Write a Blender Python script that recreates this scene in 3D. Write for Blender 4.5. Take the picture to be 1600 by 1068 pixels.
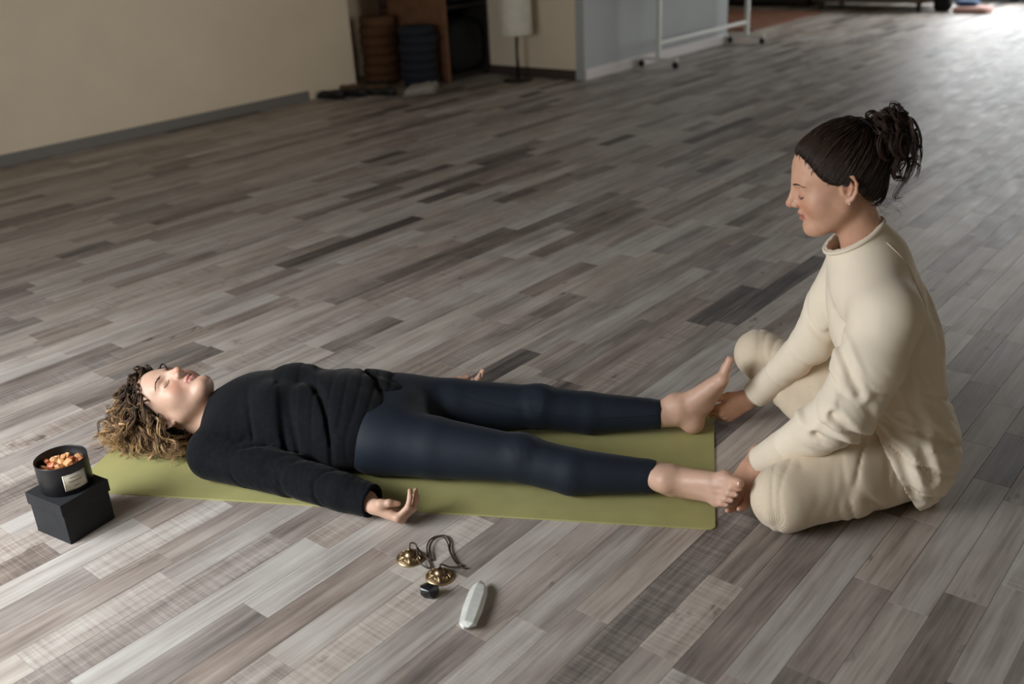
import bpy, bmesh, math, random
import numpy as np
from mathutils import Matrix, Vector

for o in list(bpy.data.objects):
    bpy.data.objects.remove(o, do_unlink=True)
C = bpy.context.scene.collection
scn = bpy.context.scene
rnd = random.Random(7)
rng = np.random.default_rng(7)

# ------------------------------------------------------------------ camera
cam_d = bpy.data.cameras.new('camera'); cam = bpy.data.objects.new('camera', cam_d); C.objects.link(cam)
cam.matrix_world = Matrix(((0.772, -0.220, 0.596, 0), (0.633, 0.340, -0.695, 0), (-0.049, 0.914, 0.402, 1.4), (0, 0, 0, 1)))
_m = cam.matrix_world.to_3x3(); _q = _m.to_quaternion().normalized()
cam.matrix_world = Matrix.Translation((0, 0, 1.4)) @ _q.to_matrix().to_4x4()
cam_d.sensor_width = 36; cam_d.lens = 34.608; cam_d.clip_end = 60
cam_d.dof.use_dof = True; cam_d.dof.focus_distance = 2.6; cam_d.dof.aperture_fstop = 2.2
scn.camera = cam

# ------------------------------------------------------------------ light and exposure
w = bpy.data.worlds.new('world'); scn.world = w; w.use_nodes = True
w.node_tree.nodes['Background'].inputs[0].default_value = (0.75, 0.82, 0.9, 1)
w.node_tree.nodes['Background'].inputs[1].default_value = 0.35
scn.view_settings.view_transform = 'Standard'; scn.view_settings.look = 'None'
scn.view_settings.exposure = 0.0; scn.view_settings.gamma = 1.0
scn.view_settings.use_curve_mapping = False

def area(name, loc, target, sx, sy, power, col):
    d = bpy.data.lights.new(name, 'AREA'); d.shape = 'RECTANGLE'; d.size = sx; d.size_y = sy
    d.energy = power; d.color = col
    o = bpy.data.objects.new(name, d); C.objects.link(o); o.location = loc
    o.rotation_euler = (Vector(target) - Vector(loc)).to_track_quat('-Z', 'Y').to_euler()
    return o
area('window_daylight_low', (-2.6, -1.0, 1.3), (-1.9, 2.0, .5), 1.8, 1.0, 77, (0.97, 0.985, 1.0))
k_ = area('window_daylight_near', (-3.0, -.9, 1.7), (-2.5, .3, 0), 1.8, .9, 26, (0.97, 0.985, 1.0)); k_.data.spread = math.radians(100)
area('window_daylight_far', (-2.35, 14.0, 1.35), (-2.35, 5.0, 0.9), 4.2, 2.2, 195, (0.95, 0.98, 1.0))
r_ = area('window_daylight_right', (2.85, 5.6, 1.5), (-6.8, 3.7, 1.35), 2.4, 1.2, 14, (1.0, 0.96, 0.90)); r_.data.spread = math.radians(65)  # added fill aimed across at the left wall, no window behind it

# ------------------------------------------------------------------ helpers
def tag(o, label=None, cat=None, group=None, kind=None):
    if label: o['label'] = label
    if cat: o['category'] = cat
    if group: o['group'] = group
    if kind: o['kind'] = kind
    return o
def empty(name, loc=(0, 0, 0), rz=0.0):
    o = bpy.data.objects.new(name, None); o.empty_display_size = .05; C.objects.link(o)
    o.location = loc; o.rotation_euler = (0, 0, rz); return o
def link(name, me, mat, parent=None, smooth=False):
    o = bpy.data.objects.new(name, me); C.objects.link(o)
    if mat is not None:
        me.materials.clear(); me.materials.append(mat)
    me.polygons.foreach_set('use_smooth', [bool(smooth)] * len(me.polygons))
    if parent is not None: o.parent = parent
    return o
def mesh_np(name, V, F, colors=None):
    """V (n,3), F (m,4) or (m,3)"""
    me = bpy.data.meshes.new(name)
    V = np.asarray(V, np.float32); F = np.asarray(F, np.int32); k = F.shape[1]
    me.vertices.add(len(V)); me.vertices.foreach_set('co', V.ravel())
    me.loops.add(F.size); me.loops.foreach_set('vertex_index', F.ravel())
    me.polygons.add(len(F)); me.polygons.foreach_set('loop_start', np.arange(0, F.size, k, dtype=np.int32))
    me.update(calc_edges=True)
    if colors is not None:
        a = me.color_attributes.new('tint', 'FLOAT_COLOR', 'POINT')
        cc = np.ones((len(V), 4), np.float32); cc[:, :3] = colors
        a.data.foreach_set('color', cc.ravel())
    return me
def bm_mesh(bm, name='m'):
    me = bpy.data.meshes.new(name); bm.to_mesh(me); bm.free(); return me
def bbox_bm(bm, x0, y0, z0, x1, y1, z1, bev=0.0, seg=2, mat=None):
    r = bmesh.ops.create_cube(bm, size=1)
    vs = r['verts']
    for v in vs:
        v.co = Vector(((x0 + x1) / 2 + v.co.x * (x1 - x0), (y0 + y1) / 2 + v.co.y * (y1 - y0), (z0 + z1) / 2 + v.co.z * (z1 - z0)))
    if bev > 0:
        es = list({e for v in vs for e in v.link_edges})
        bmesh.ops.bevel(bm, geom=es, offset=bev, segments=seg, affect='EDGES', profile=.6)
def box(name, x0, y0, z0, x1, y1, z1, mat, parent=None, bev=0.0, smooth=False):
    bm = bmesh.new(); bbox_bm(bm, x0, y0, z0, x1, y1, z1, bev)
    return link(name, bm_mesh(bm, name), mat, parent, smooth)
def lathe(name, prof, mat, parent=None, n=48, loc=(0, 0, 0), smooth=True, closed=False):
    prof = list(prof); V = []; F = []
    for r, z in prof:
        for i in range(n):
            a = 2 * math.pi * i / n
            V.append((loc[0] + r * math.cos(a), loc[1] + r * math.sin(a), loc[2] + z))
    m = len(prof)
    for j in range(m - 1 + (1 if closed else 0)):
        j2 = (j + 1) % m
        for i in range(n):
            i2 = (i + 1) % n
            F.append((j * n + i, j * n + i2, j2 * n + i2, j2 * n + i))
    me = mesh_np(name, V, F)
    return link(name, me, mat, parent, smooth)
def tubes(paths, rad, sides=5, cap=True):
    """paths (N,K,3), rad scalar or (N,K) -> V,F"""
    P = np.asarray(paths, np.float64); N, K, _ = P.shape
    R = np.broadcast_to(np.asarray(rad, float), (N, K))
    T = np.gradient(P, axis=1); T /= np.linalg.norm(T, axis=2, keepdims=True) + 1e-9
    ref = np.zeros_like(T); ref[..., 2] = 1
    bad = np.abs(T[..., 2]) > .92
    ref[bad] = (1, 0, 0)
    # one reference per path keeps the tube from twisting
    m = np.mean(np.abs(T), axis=1); ax = np.argmin(m, axis=1)
    ref[:] = 0
    for i in range(N): ref[i, :, ax[i]] = 1
    A = np.cross(T, ref); A /= np.linalg.norm(A, axis=2, keepdims=True) + 1e-9
    B = np.cross(T, A)
    th = np.arange(sides) * 2 * np.pi / sides
    V = P[:, :, None, :] + R[:, :, None, None] * (np.cos(th)[None, None, :, None] * A[:, :, None, :] + np.sin(th)[None, None, :, None] * B[:, :, None, :])
    idx = np.arange(N * K * sides).reshape(N, K, sides)
    a = idx[:, :-1, :]; b = np.roll(a, -1, axis=2); c = idx[:, 1:, :]; d = np.roll(c, -1, axis=2)
    F = np.stack([a, b, d, c], -1).reshape(-1, 4)
    return V.reshape(-1, 3), F
def smooth_path(pts, n):
    """Catmull-Rom"""
    pts = np.array(pts, float); P = np.vstack([2 * pts[0] - pts[1], pts, 2 * pts[-1] - pts[-2]])
    out = []; m = len(pts) - 1
    for u in np.linspace(0, m - 1e-6, n):
        i = int(u); t = u - i; a, b, c, d = P[i:i + 4]
        out.append(.5 * ((2 * b) + (c - a) * t + (2 * a - 5 * b + 4 * c - d) * t * t + (3 * b - a - 3 * c + d) * t ** 3))
    return np.array(out)
def tube_obj(name, pts, r, mat, parent=None, n=40, sides=8):
    V, F = tubes(smooth_path(pts, n)[None], r, sides)
    return link(name, mesh_np(name, V, F), mat, parent, True)

# ------------------------------------------------------------------ materials
def srgb(r, g, b):
    f = lambda c: (c / 255 / 12.92) if c / 255 <= .04045 else ((c / 255 + .055) / 1.055) ** 2.4
    return (f(r), f(g), f(b), 1)
def mat(name, col, rough=.6, spec=.5, metal=0.0, bump=None, attr=False, sheen=0, sss=0, noise=None, trans=0, coat=0, emit=None, wave=None, ior=None):
    m = bpy.data.materials.new(name); m.use_nodes = True; nt = m.node_tree; n = nt.nodes; l = nt.links
    b = n['Principled BSDF']; b.inputs['Base Color'].default_value = col
    b.inputs['Roughness'].default_value = rough; b.inputs['Metallic'].default_value = metal
    b.inputs['Specular IOR Level'].default_value = spec
    if sheen:
        b.inputs['Sheen Weight'].default_value = sheen; b.inputs['Sheen Roughness'].default_value = .4
    if coat: b.inputs['Coat Weight'].default_value = coat
    if trans: b.inputs['Transmission Weight'].default_value = trans
    if ior: b.inputs['IOR'].default_value = ior
    if sss:
        b.inputs['Subsurface Weight'].default_value = sss; b.inputs['Subsurface Radius'].default_value = (.012, .005, .003)
        b.inputs['Subsurface Scale'].default_value = .6
    if emit:
        b.inputs['Emission Color'].default_value = emit[0]; b.inputs['Emission Strength'].default_value = emit[1]
    src = None
    tc = n.new('ShaderNodeTexCoord')
    if attr:
        at = n.new('ShaderNodeAttribute'); at.attribute_name = 'tint'; src = at.outputs['Color']
    if noise:                      # (scale, amount)
        nz = n.new('ShaderNodeTexNoise'); nz.inputs['Scale'].default_value = noise[0]; nz.inputs['Detail'].default_value = 4
        l.new(tc.outputs['Object'], nz.inputs['Vector'])
        mr = n.new('ShaderNodeMapRange'); mr.inputs[3].default_value = 1 - noise[1]; mr.inputs[4].default_value = 1 + noise[1]
        mr.inputs[1].default_value = .3; mr.inputs[2].default_value = .7
        l.new(nz.outputs['Fac'], mr.inputs[0])
        mx = n.new('ShaderNodeMix'); mx.data_type = 'RGBA'; mx.blend_type = 'MULTIPLY'; mx.inputs[0].default_value = 1
        if src: l.new(src, mx.inputs[6])
        else: mx.inputs[6].default_value = col
        l.new(mr.outputs[0], mx.inputs[7]); src = mx.outputs[2]
    if src: l.new(src, b.inputs['Base Color'])
    h = None
    if bump:                       # (scale, strength, distance)
        nb = n.new('ShaderNodeTexNoise'); nb.inputs['Scale'].default_value = bump[0]; nb.inputs['Detail'].default_value = 3
        l.new(tc.outputs['Object'], nb.inputs['Vector'])
        bp = n.new('ShaderNodeBump'); bp.inputs['Strength'].default_value = bump[1]; bp.inputs['Distance'].default_value = bump[2]
        l.new(nb.outputs['Fac'], bp.inputs['Height']); h = bp
    if wave:                       # (scale, strength, distance, rotation)
        mp = n.new('ShaderNodeMapping'); mp.inputs['Rotation'].default_value = wave[3]
        wv = n.new('ShaderNodeTexWave'); wv.inputs['Scale'].default_value = wave[0]; wv.inputs['Distortion'].default_value = .6
        wv.inputs['Detail'].default_value = 1
        l.new(tc.outputs['Object'], mp.inputs[0]); l.new(mp.outputs[0], wv.inputs['Vector'])
        bp = n.new('ShaderNodeBump'); bp.inputs['Strength'].default_value = wave[1]; bp.inputs['Distance'].default_value = wave[2]
        l.new(wv.outputs['Fac'], bp.inputs['Height'])
        if h: l.new(h.outputs[0], bp.inputs['Normal'])
        h = bp
    if h: l.new(h.outputs[0], b.inputs['Normal'])
    return m

def floor_material():
    m = bpy.data.materials.new('laminate_planks'); m.use_nodes = True; nt = m.node_tree; n = nt.nodes; l = nt.links
    b = n['Principled BSDF']
    geo = n.new('ShaderNodeNewGeometry'); at = n.new('ShaderNodeAttribute'); at.attribute_name = 'tint'
    sep = n.new('ShaderNodeSeparateColor'); l.new(at.outputs['Color'], sep.inputs[0])
    off = n.new('ShaderNodeVectorMath'); off.operation = 'SCALE'; off.inputs[3].default_value = 37.0
    l.new(at.outputs['Color'], off.inputs[0])
    add = n.new('ShaderNodeVectorMath'); add.operation = 'ADD'
    l.new(geo.outputs['Position'], add.inputs[0]); l.new(off.outputs[0], add.inputs[1])
    def noise(scl, det, sc=1.0, rough=.6):
        mp = n.new('ShaderNodeMapping'); mp.inputs['Scale'].default_value = scl
        l.new(add.outputs[0], mp.inputs[0])
        nz = n.new('ShaderNodeTexNoise'); nz.inputs['Scale'].default_value = sc; nz.inputs['Detail'].default_value = det; nz.inputs['Roughness'].default_value = rough
        l.new(mp.outputs[0], nz.inputs['Vector']); return nz.outputs['Fac']
    def maprange(src, a, bb, c, d):
        mr = n.new('ShaderNodeMapRange'); mr.inputs[1].default_value = a; mr.inputs[2].default_value = bb; mr.inputs[3].default_value = c; mr.inputs[4].default_value = d
        l.new(src, mr.inputs[0]); return mr.outputs[0]
    def math_(op, a, bb):
        q = n.new('ShaderNodeMath'); q.operation = op
        for i, v in enumerate((a, bb)):
            if isinstance(v, (int, float)): q.inputs[i].default_value = v
            else: l.new(v, q.inputs[i])
        return q.outputs[0]
    grain = noise((140, 5, 1), 5)
    streak = noise((34, 1.6, 1), 3)
    cloud = noise((9, 4, 1), 4)
    saw = noise((6, 190, 1), 3)
    knot = noise((16, 9, 1), 3, rough=.7)
    # tone of each plank drives a ramp; wood figure shifts it
    v = math_('ADD', sep.outputs[0], maprange(grain, .25, .75, -.13, .13))
    v = math_('ADD', v, maprange(streak, .3, .7, -.15, .13))
    v = math_('ADD', v, maprange(cloud, .3, .7, -.10, .10))
    sawamt = math_('MULTIPLY', maprange(saw, .35, .65, -.09, .09), maprange(sep.outputs[2], .78, .88, 0.0, 1.0))
    v = math_('ADD', v, sawamt)
    v = math_('SUBTRACT', v, math_('MULTIPLY', maprange(knot, .64, .76, 0, .42), maprange(sep.outputs[1], .35, .6, 0.0, 1.0)))
    rp = n.new('ShaderNodeValToRGB'); e = rp.color_ramp.elements
    e[0].position = 0; e[0].color = srgb(46, 44, 44); e[1].position = 1; e[1].color = srgb(200, 198, 192)
    for p, c in ((.22, (82, 79, 78)), (.42, (122, 115, 110)), (.6, (153, 145, 139)), (.8, (180, 175, 169))):
        x = e.new(p); x.color = srgb(*c)
    l.new(v, rp.inputs[0])
    warm = n.new('ShaderNodeMix'); warm.data_type = 'RGBA'; warm.blend_type = 'MULTIPLY'
    l.new(maprange(sep.outputs[1], 0, 1, 0, .8), warm.inputs[0]); l.new(rp.outputs[0], warm.inputs[6]); warm.inputs[7].default_value = (1.0, .91, .85, 1)
    l.new(warm.outputs[2], b.inputs['Base Color'])
    l.new(maprange(cloud, .3, .7, .46, .58), b.inputs['Roughness'])
    b.inputs['Specular IOR Level'].default_value = .5
    bp = n.new('ShaderNodeBump'); bp.inputs['Strength'].default_value = .25; bp.inputs['Distance'].default_value = .0008
    l.new(grain, bp.inputs['Height']); l.new(bp.outputs[0], b.inputs['Normal'])
    return m

M = {}
M['floor'] = floor_material()
M['seam'] = mat('floor_joint', srgb(84, 79, 75), .8)
M['wall'] = mat('beige_plaster', srgb(232, 218, 194), .85, .3, bump=(60, .15, .002), noise=(3, .03))
M['ceiling'] = mat('ceiling_paint', srgb(120, 116, 110), .9)
M['grey_wall'] = mat('grey_plaster', srgb(176, 180, 180), .8, .3, noise=(3, .03))
M['base_grey'] = mat('grey_skirting', srgb(120, 118, 114), .5)
M['base_dark'] = mat('dark_skirting', srgb(70, 60, 54), .5)
M['base_light'] = mat('light_skirting', srgb(215, 208, 205), .5)
M['mat_green'] = mat('olive_rubber', srgb(163, 160, 106), .8, .3, bump=(900, .25, .0006), noise=(14, .05))
M['skin'] = mat('skin', (1, 1, 1, 1), .46, .42, attr=True, sss=.12, bump=(240, .12, .0006), noise=(45, .05))
M['black_knit'] = mat('black_wool_knit', srgb(17, 19, 23), .95, .15, sheen=.05, bump=(420, .5, .0015), noise=(70, .22))
M['navy'] = mat('navy_leggings', srgb(23, 32, 44), .68, .3, sheen=.04, bump=(1200, .15, .0005), noise=(6, .08))
M['cream'] = mat('cream_sweatshirt', srgb(234, 223, 203), .9, .2, sheen=.2, bump=(300, .15, .001), noise=(10, .04))
M['cream_rib'] = mat('cream_ribbed_cuff', srgb(233, 222, 202), .9, .2, sheen=.2, wave=(160, .35, .002, (0, 0, .6)))
M['knit_pants'] = mat('beige_knit_trousers', srgb(218, 203, 180), .92, .2, sheen=.3, bump=(500, .35, .0015), wave=(130, .28, .0015, (0.0, .2, -.9)))
M['hair_blond'] = mat('curly_hair', (1, 1, 1, 1), .55, .35, attr=True)
M['hair_dark'] = mat('dark_hair', (1, 1, 1, 1), .5, .35, attr=True)
M['lash'] = mat('dark_lash', srgb(48, 34, 28), .8)
M['nail'] = mat('nail', srgb(228, 190, 176), .25, .6)
M['earring'] = mat('silver_stud', (.8, .78, .74, 1), .25, metal=1)
M['card'] = mat('black_cardboard', srgb(34, 36, 39), .7, .35, bump=(200, .12, .0006), noise=(26, .16))
M['tin'] = mat('black_tin', srgb(22, 23, 26), .42, .45, noise=(30, .25))
M['label'] = mat('cream_paper', srgb(205, 200, 182), .8, noise=(60, .04))
M['ink'] = mat('brown_ink', srgb(110, 88, 80), .8)
M['amber'] = mat('amber_crystal', srgb(246, 188, 134), .25, .6, trans=.25, noise=(70, .35), ior=1.5, sss=0)
M['amber2'] = mat('brown_crystal', srgb(196, 112, 72), .22, .6, trans=.25, noise=(70, .35), ior=1.5)
M['wax'] = mat('pale_wax', srgb(196, 140, 96), .6)
M['brass'] = mat('aged_brass', srgb(142, 122, 96), .42, metal=1, noise=(120, .3), bump=(150, .2, .0006))
M['brass_hi'] = mat('polished_brass', srgb(205, 182, 142), .36, metal=1)
M['leather'] = mat('leather_cord', srgb(62, 50, 38), .55)
M['obsidian'] = mat('black_stone', srgb(14, 15, 20), .18, .6, bump=(120, .4, .001))
M['quartz'] = mat('clear_crystal', srgb(240, 243, 238), .2, .6, trans=.3, noise=(70, .10), ior=1.5, bump=(90, .2, .0008))
M['brown_cloth'] = mat('brown_cushion', srgb(96, 64, 38), .9, bump=(150, .3, .002))
M['rust_cloth'] = mat('dark_brown_cushion', srgb(78, 48, 38), .9, bump=(150, .3, .002))
M['navy_cloth'] = mat('navy_cushion', srgb(28, 33, 43), .9, bump=(150, .3, .002))
M['black_cloth'] = mat('black_cloth', srgb(12, 13, 16), .9)
M['wood'] = mat('brown_wood', srgb(120, 84, 58), .6, noise=(12, .15))
M['shade'] = mat('white_paper_shade', srgb(226, 222, 210), .8, noise=(14, .06))
M['black_metal'] = mat('black_metal', srgb(22, 22, 20), .45)
M['white_metal'] = mat('white_painted_metal', srgb(212, 214, 206), .45)
M['rubber'] = mat('black_rubber', srgb(16, 16, 18), .6)
M['board'] = mat('white_board', srgb(225, 228, 228), .3)
M['sofa'] = mat('taupe_upholstery', srgb(96, 88, 78), .9)
M['dark_wood'] = mat('dark_furniture', srgb(30, 24, 22), .7)
M['rug'] = mat('rust_rug', srgb(120, 76, 56), .95, noise=(9, .25))
M['pink'] = mat('pale_pink_cloth', srgb(205, 165, 155), .9)
M['blue'] = mat('blue_cloth', srgb(70, 96, 130), .9)
M['shoe_black'] = mat('black_shoe', srgb(20, 20, 20), .6)
M['shoe_brown'] = mat('brown_shoe', srgb(92, 66, 44), .6)
M['shoe_white'] = mat('white_shoe', srgb(150, 145, 136), .6)
M['daylight'] = mat('daylight_glass', (0, 0, 0, 1), .5, emit=((.92, .96, 1, 1), 0.5))
M['frame'] = mat('window_frame', srgb(120, 126, 130), .5)

# ------------------------------------------------------------------ room
XL, XR, YN, YF, HH = -6.78, 3.0, -1.25, 14.25, 3.0
def struct(name, o): o.name = name; o['kind'] = 'structure'; return o
floor_root = empty('floor'); floor_root['kind'] = 'structure'
box('subfloor', XL - 1.2, YN, -.06, XR, YF, -.004, M['seam'], floor_root)

def plank_geo(x0, x1, y0, y1, z=0.0, g=.0003, c=.0003):
    a0, a1, b0, b1 = x0 + g, x1 - g, y0 + g, y1 - g
    V = [(a0, b0, z - .005), (a1, b0, z - .005), (a1, b1, z - .005), (a0, b1, z - .005),
         (a0, b0, z - .0007), (a1, b0, z - .0007), (a1, b1, z - .0007), (a0, b1, z - .0007),
         (a0 + c, b0 + c, z), (a1 - c, b0 + c, z), (a1 - c, b1 - c, z), (a0 + c, b1 - c, z)]
    F = [(8, 9, 10, 11)]
    for i in range(4):
        j = (i + 1) % 4
        F += [(i, j, 4 + j, 4 + i), (4 + i, 4 + j, 8 + j, 8 + i)]
    return V, F
WP = .088
Rinv = cam.matrix_world.to_3x3().transposed(); Cl = Vector((0, 0, 1.4))
def proj(p):
    c = Rinv @ (Vector(p) - Cl)
    if c.z > -.05: return None
    return (800 + 1538.1 * c.x / -c.z, 534 - 1538.1 * c.y / -c.z)
planks = []
nx = int((XR - (XL - .6)) / WP)
pr = random.Random(11)
for i in range(nx):
    x0 = XL - .6 + i * WP
    y = YN - pr.random() * .5
    while y < YF:
        L = pr.choice((.28, .36, .44, .52, .60, .72, .86)) + pr.uniform(-.02, .02)
        # tones come in three families: pale, taupe, charcoal
        u = pr.random()
        t = pr.gauss(.78, .05) if u < .40 else (pr.gauss(.66, .06) if u < .80 else (pr.gauss(.50, .06) if u < .965 else pr.gauss(.32, .05)))
        t = min(.97, max(.08, t))
        planks.append((x0, x0 + WP, max(y, YN), min(y + L, YF), (t, pr.random(), pr.random())))
        y += L
def parea(p):
    q = [proj((a, b, 0)) for a, b in ((p[0], p[2]), (p[1], p[2]), (p[1], p[3]), (p[0], p[3]))]
    if any(c is None for c in q): return 0
    cx = sum(c[0] for c in q) / 4; cy = sum(c[1] for c in q) / 4
    if not (-60 < cx < 1660 and -40 < cy < 1110): return 0
    A = abs(sum(q[k][0] * q[(k + 1) % 4][1] - q[(k + 1) % 4][0] * q[k][1] for k in range(4))) / 2
    return A
planks.sort(key=lambda p: -parea(p))
for p in planks[:300]:
    V, F = plank_geo(*p[:4]); V = np.array(V); c = ((p[0] + p[1]) / 2, (p[2] + p[3]) / 2, 0)
    o = link('plank', mesh_np('plank', V - np.array(c), F, np.tile(p[4], (len(V), 1))), M['floor'], floor_root); o.location = c
VV, FF, CC = [], [], []; nb = 0
for p in planks[300:]:
    V, F = plank_geo(*p[:4]); VV += V; FF += [tuple(k + nb for k in f) for f in F]; CC += [p[4]] * len(V); nb += len(V)
o = link('plank', mesh_np('planks', VV, FF, np.array(CC)), M['floor'], floor_root); o['kind'] = 'stuff'

YC = 5.98                     # end of the left wall, start of the niche
struct('wall_left', box('wall_left', XL - .75, YN, 0, XL, YC, HH, M['wall']))
struct('wall_niche', box('wall_niche', XL - .75, YC, 0, XL - .55, 7.15, HH, M['wall']))
struct('wall_back_left', box('wall_back_left', XL - .75, 7.15, 0, -5.22, 9.72, HH, M['wall']))
struct('wall_recess', box('wall_recess', XL - .85, 9.72, 0, XL - .75, YF, HH, M['wall']))
struct('wall_corridor', box('wall_corridor', -5.22, 7.152, 0, -5.13, 9.72, HH, M['grey_wall']))
struct('wall_near', box('wall_near', XL - .75, YN - .15, 0, XR, YN, HH, M['wall']))
struct('wall_right', box('wall_right', XR, YN - .15, 0, XR + .15, YF, HH, M['wall']))
struct('ceiling', box('ceiling', XL - .75, YN - .15, HH, XR + .15, YF + .15, HH + .1, M['ceiling']))
struct('baseboard_left', box('baseboard_left', XL, YN, 0, XL + .016, YC - .55, .075, M['base_grey'], bev=.003))
struct('baseboard_back_left', box('baseboard_back_left', -6.2, 7.134, 0, -5.22, 7.15, .08, M['base_dark'], bev=.003))
struct('baseboard_corridor', box('baseboard_corridor', -5.13, 7.152, 0, -5.112, 9.72, .09, M['base_light'], bev=.003))
# far wall with tall windows
fw = box('wall_far', XL - .75, YF, 0, -4.42, YF + .15, HH, M['wall']); struct('wall_far', fw)
struct('wall_far_right', box('wall_far_right', -.25, YF, 0, XR, YF + .15, HH, M['wall']))
struct('wall_far_top', box('wall_far_top', -4.42, YF, 2.55, -.25, YF + .15, HH, M['wall']))
xs = [-4.42, -3.50, -2.45, -1.35, -.25]
for i in range(4):
    r = empty('window_%d' % (i + 1), ((xs[i] + xs[i + 1]) / 2, YF + .05, 0)); r['kind'] = 'structure'
    hw = (xs[i + 1] - xs[i]) / 2; bm = bmesh.new()
    bbox_bm(bm, -hw, -.03, 0, -hw + .055, .03, 2.55); bbox_bm(bm, hw - .055, -.03, 0, hw, .03, 2.55)
    bbox_bm(bm, -hw, -.03, 2.47, hw, .03, 2.55); bbox_bm(bm, -hw, -.03, 0, hw, .03, .10)
    link('window_frame', bm_mesh(bm), M['frame'], r)
    box('pane', -hw + .055, -.004, .10, hw - .055, .004, 2.47, M['daylight'], r)
# near windows (behind the camera) whose daylight lights the mat
for i, (a, b) in enumerate(((-3.95, -2.75), (-2.65, -1.45))):
    r = empty('window_%d' % (i + 5), ((a + b) / 2, YN + .01, 0)); r['kind'] = 'structure'; hw = (b - a) / 2; bm = bmesh.new()
    bbox_bm(bm, -hw, 0, .95, -hw + .05, .04, 2.55); bbox_bm(bm, hw - .05, 0, .95, hw, .04, 2.55)
    bbox_bm(bm, -hw, 0, 2.5, hw, .04, 2.55); bbox_bm(bm, -hw, 0, .95, hw, .04, 1.0)
    link('window_frame', bm_mesh(bm), M['frame'], r)
    box('pane', -hw + .05, .005, 1.0, hw - .05, .015, 2.5, M['daylight'], r)

# ------------------------------------------------------------------ implicit-surface modelling of bodies and clothes
f4 = np.float32
def _u(v):
    v = np.asarray(v, float); return v / (np.linalg.norm(v) + 1e-12)
class Solid:
    """An ordered list of smooth unions and cuts of cones, ellipsoids and boxes."""
    def __init__(s): s.p = []; s.post = None
    def cone(s, a, b, ra, rb, k=.02, op='u', sq=None):
        s.p.append(('c', np.array(a, float), np.array(b, float), ra, rb, k, op, sq)); return s
    def ball(s, c, r, k=.02, op='u'): return s.cone(c, np.array(c, float) + 1e-5, r, r, k, op)
    def ell(s, c, r, k=.02, op='u', R=None):
        s.p.append(('e', np.array(c, float), np.array(r, float), np.eye(3) if R is None else np.array(R, float), 0, k, op, None)); return s
    def chain(s, pts, rs, k=.01, k0=None):
        for i in range(len(pts) - 1):
            s.cone(pts[i], pts[i + 1], rs[i], rs[i + 1], (k0 if (k0 is not None and i == 0) else k))
        return s
    def add(s, other, Mx=None, o=(0, 0, 0)):
        """append other, placed by rotation Mx (columns = local axes) and origin o"""
        Mx = np.eye(3) if Mx is None else np.array(Mx, float); o = np.array(o, float)
        for q in other.p:
            if q[0] == 'c': s.p.append(('c', Mx @ q[1] + o, Mx @ q[2] + o, q[3], q[4], q[5], q[6], q[7]))
            else: s.p.append(('e', Mx @ q[1] + o, q[2], Mx @ q[3], 0, q[5], q[6], None))
        return s
    def grow(s, g):
        t = Solid()
        for q in s.p:
            if q[0] == 'c': t.p.append(('c', q[1], q[2], q[3] + g, q[4] + g, q[5], q[6], q[7]))
            else: t.p.append(('e', q[1], q[2] + g, q[3], 0, q[5], q[6], None))
        return t
    def scaled(s, f):
        t = Solid()
        for q in s.p:
            if q[0] == 'c': t.p.append(('c', q[1] * f, q[2] * f, q[3] * f, q[4] * f, q[5] * f, q[6], q[7]))
            else: t.p.append(('e', q[1] * f, q[2] * f, q[3], 0, q[5] * f, q[6], None))
        return t
    @staticmethod
    def d1(q, P):
        if q[0] == 'c':
            a, b = q[1].astype(f4), q[2].astype(f4); ab = b - a; L = max(float(ab @ ab), 1e-10)
            v = P - a; t = np.clip((v @ ab) / f4(L), 0, 1)
            v = v - t[:, None] * ab
            return np.sqrt(np.einsum('ij,ij->i', v, v)) - (f4(q[3]) + t * f4(q[4] - q[3]))
        v = (P - q[1].astype(f4)) @ q[3].astype(f4)
        r = q[2].astype(f4); a = v / r; k0 = np.sqrt(np.einsum('ij,ij->i', a, a)); a = a / r
        k1 = np.sqrt(np.einsum('ij,ij->i', a, a))
        return k0 * (k0 - 1) / (k1 + f4(1e-6))
    def ev(s, P, prims=None, post=True):
        P = np.asarray(P, f4); d = np.full(len(P), 1.0, f4)
        for q in (s.p if prims is None else prims):
            e = s.d1(q, P); k = q[5]
            if q[6] == 'u':
                h = np.maximum(k - np.abs(d - e), 0) / k
                d = np.minimum(d, e) - h * h * f4(k * .25)
            else:
                e = -e; h = np.maximum(k - np.abs(d - e), 0) / k
                d = np.maximum(d, e) + h * h * f4(k * .25)
        if post and s.post is not None: d = s.post(P, d)
        return d
    def hits(s, P, dr, n=26):
        """march points P along dr on to the surface"""
        P = np.array(P, float).reshape(-1, 3); dr = _u(dr); c = P.mean(0); R = np.abs(P - c).max() * 1.8 + .20
        pr_ = [q for q in s.p if s.d1(q, c[None].astype(f4))[0] < R]
        for _ in range(n): P = P + dr * (s.ev(P, pr_) * .85)[:, None]
        return P
    def hit(s, p, dr, n=26): return s.hits(np.array(p)[None], dr, n)[0]
def _rows(A): return A / (np.linalg.norm(A, axis=1, keepdims=True) + 1e-9)
def axis(*seg):
    out = [seg[0][0]]
    for a, b, h in seg:
        n = max(1, int(round((b - a) / h))); out += list(np.linspace(a, b, n + 1)[1:])
    return np.array(out, f4)
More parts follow.
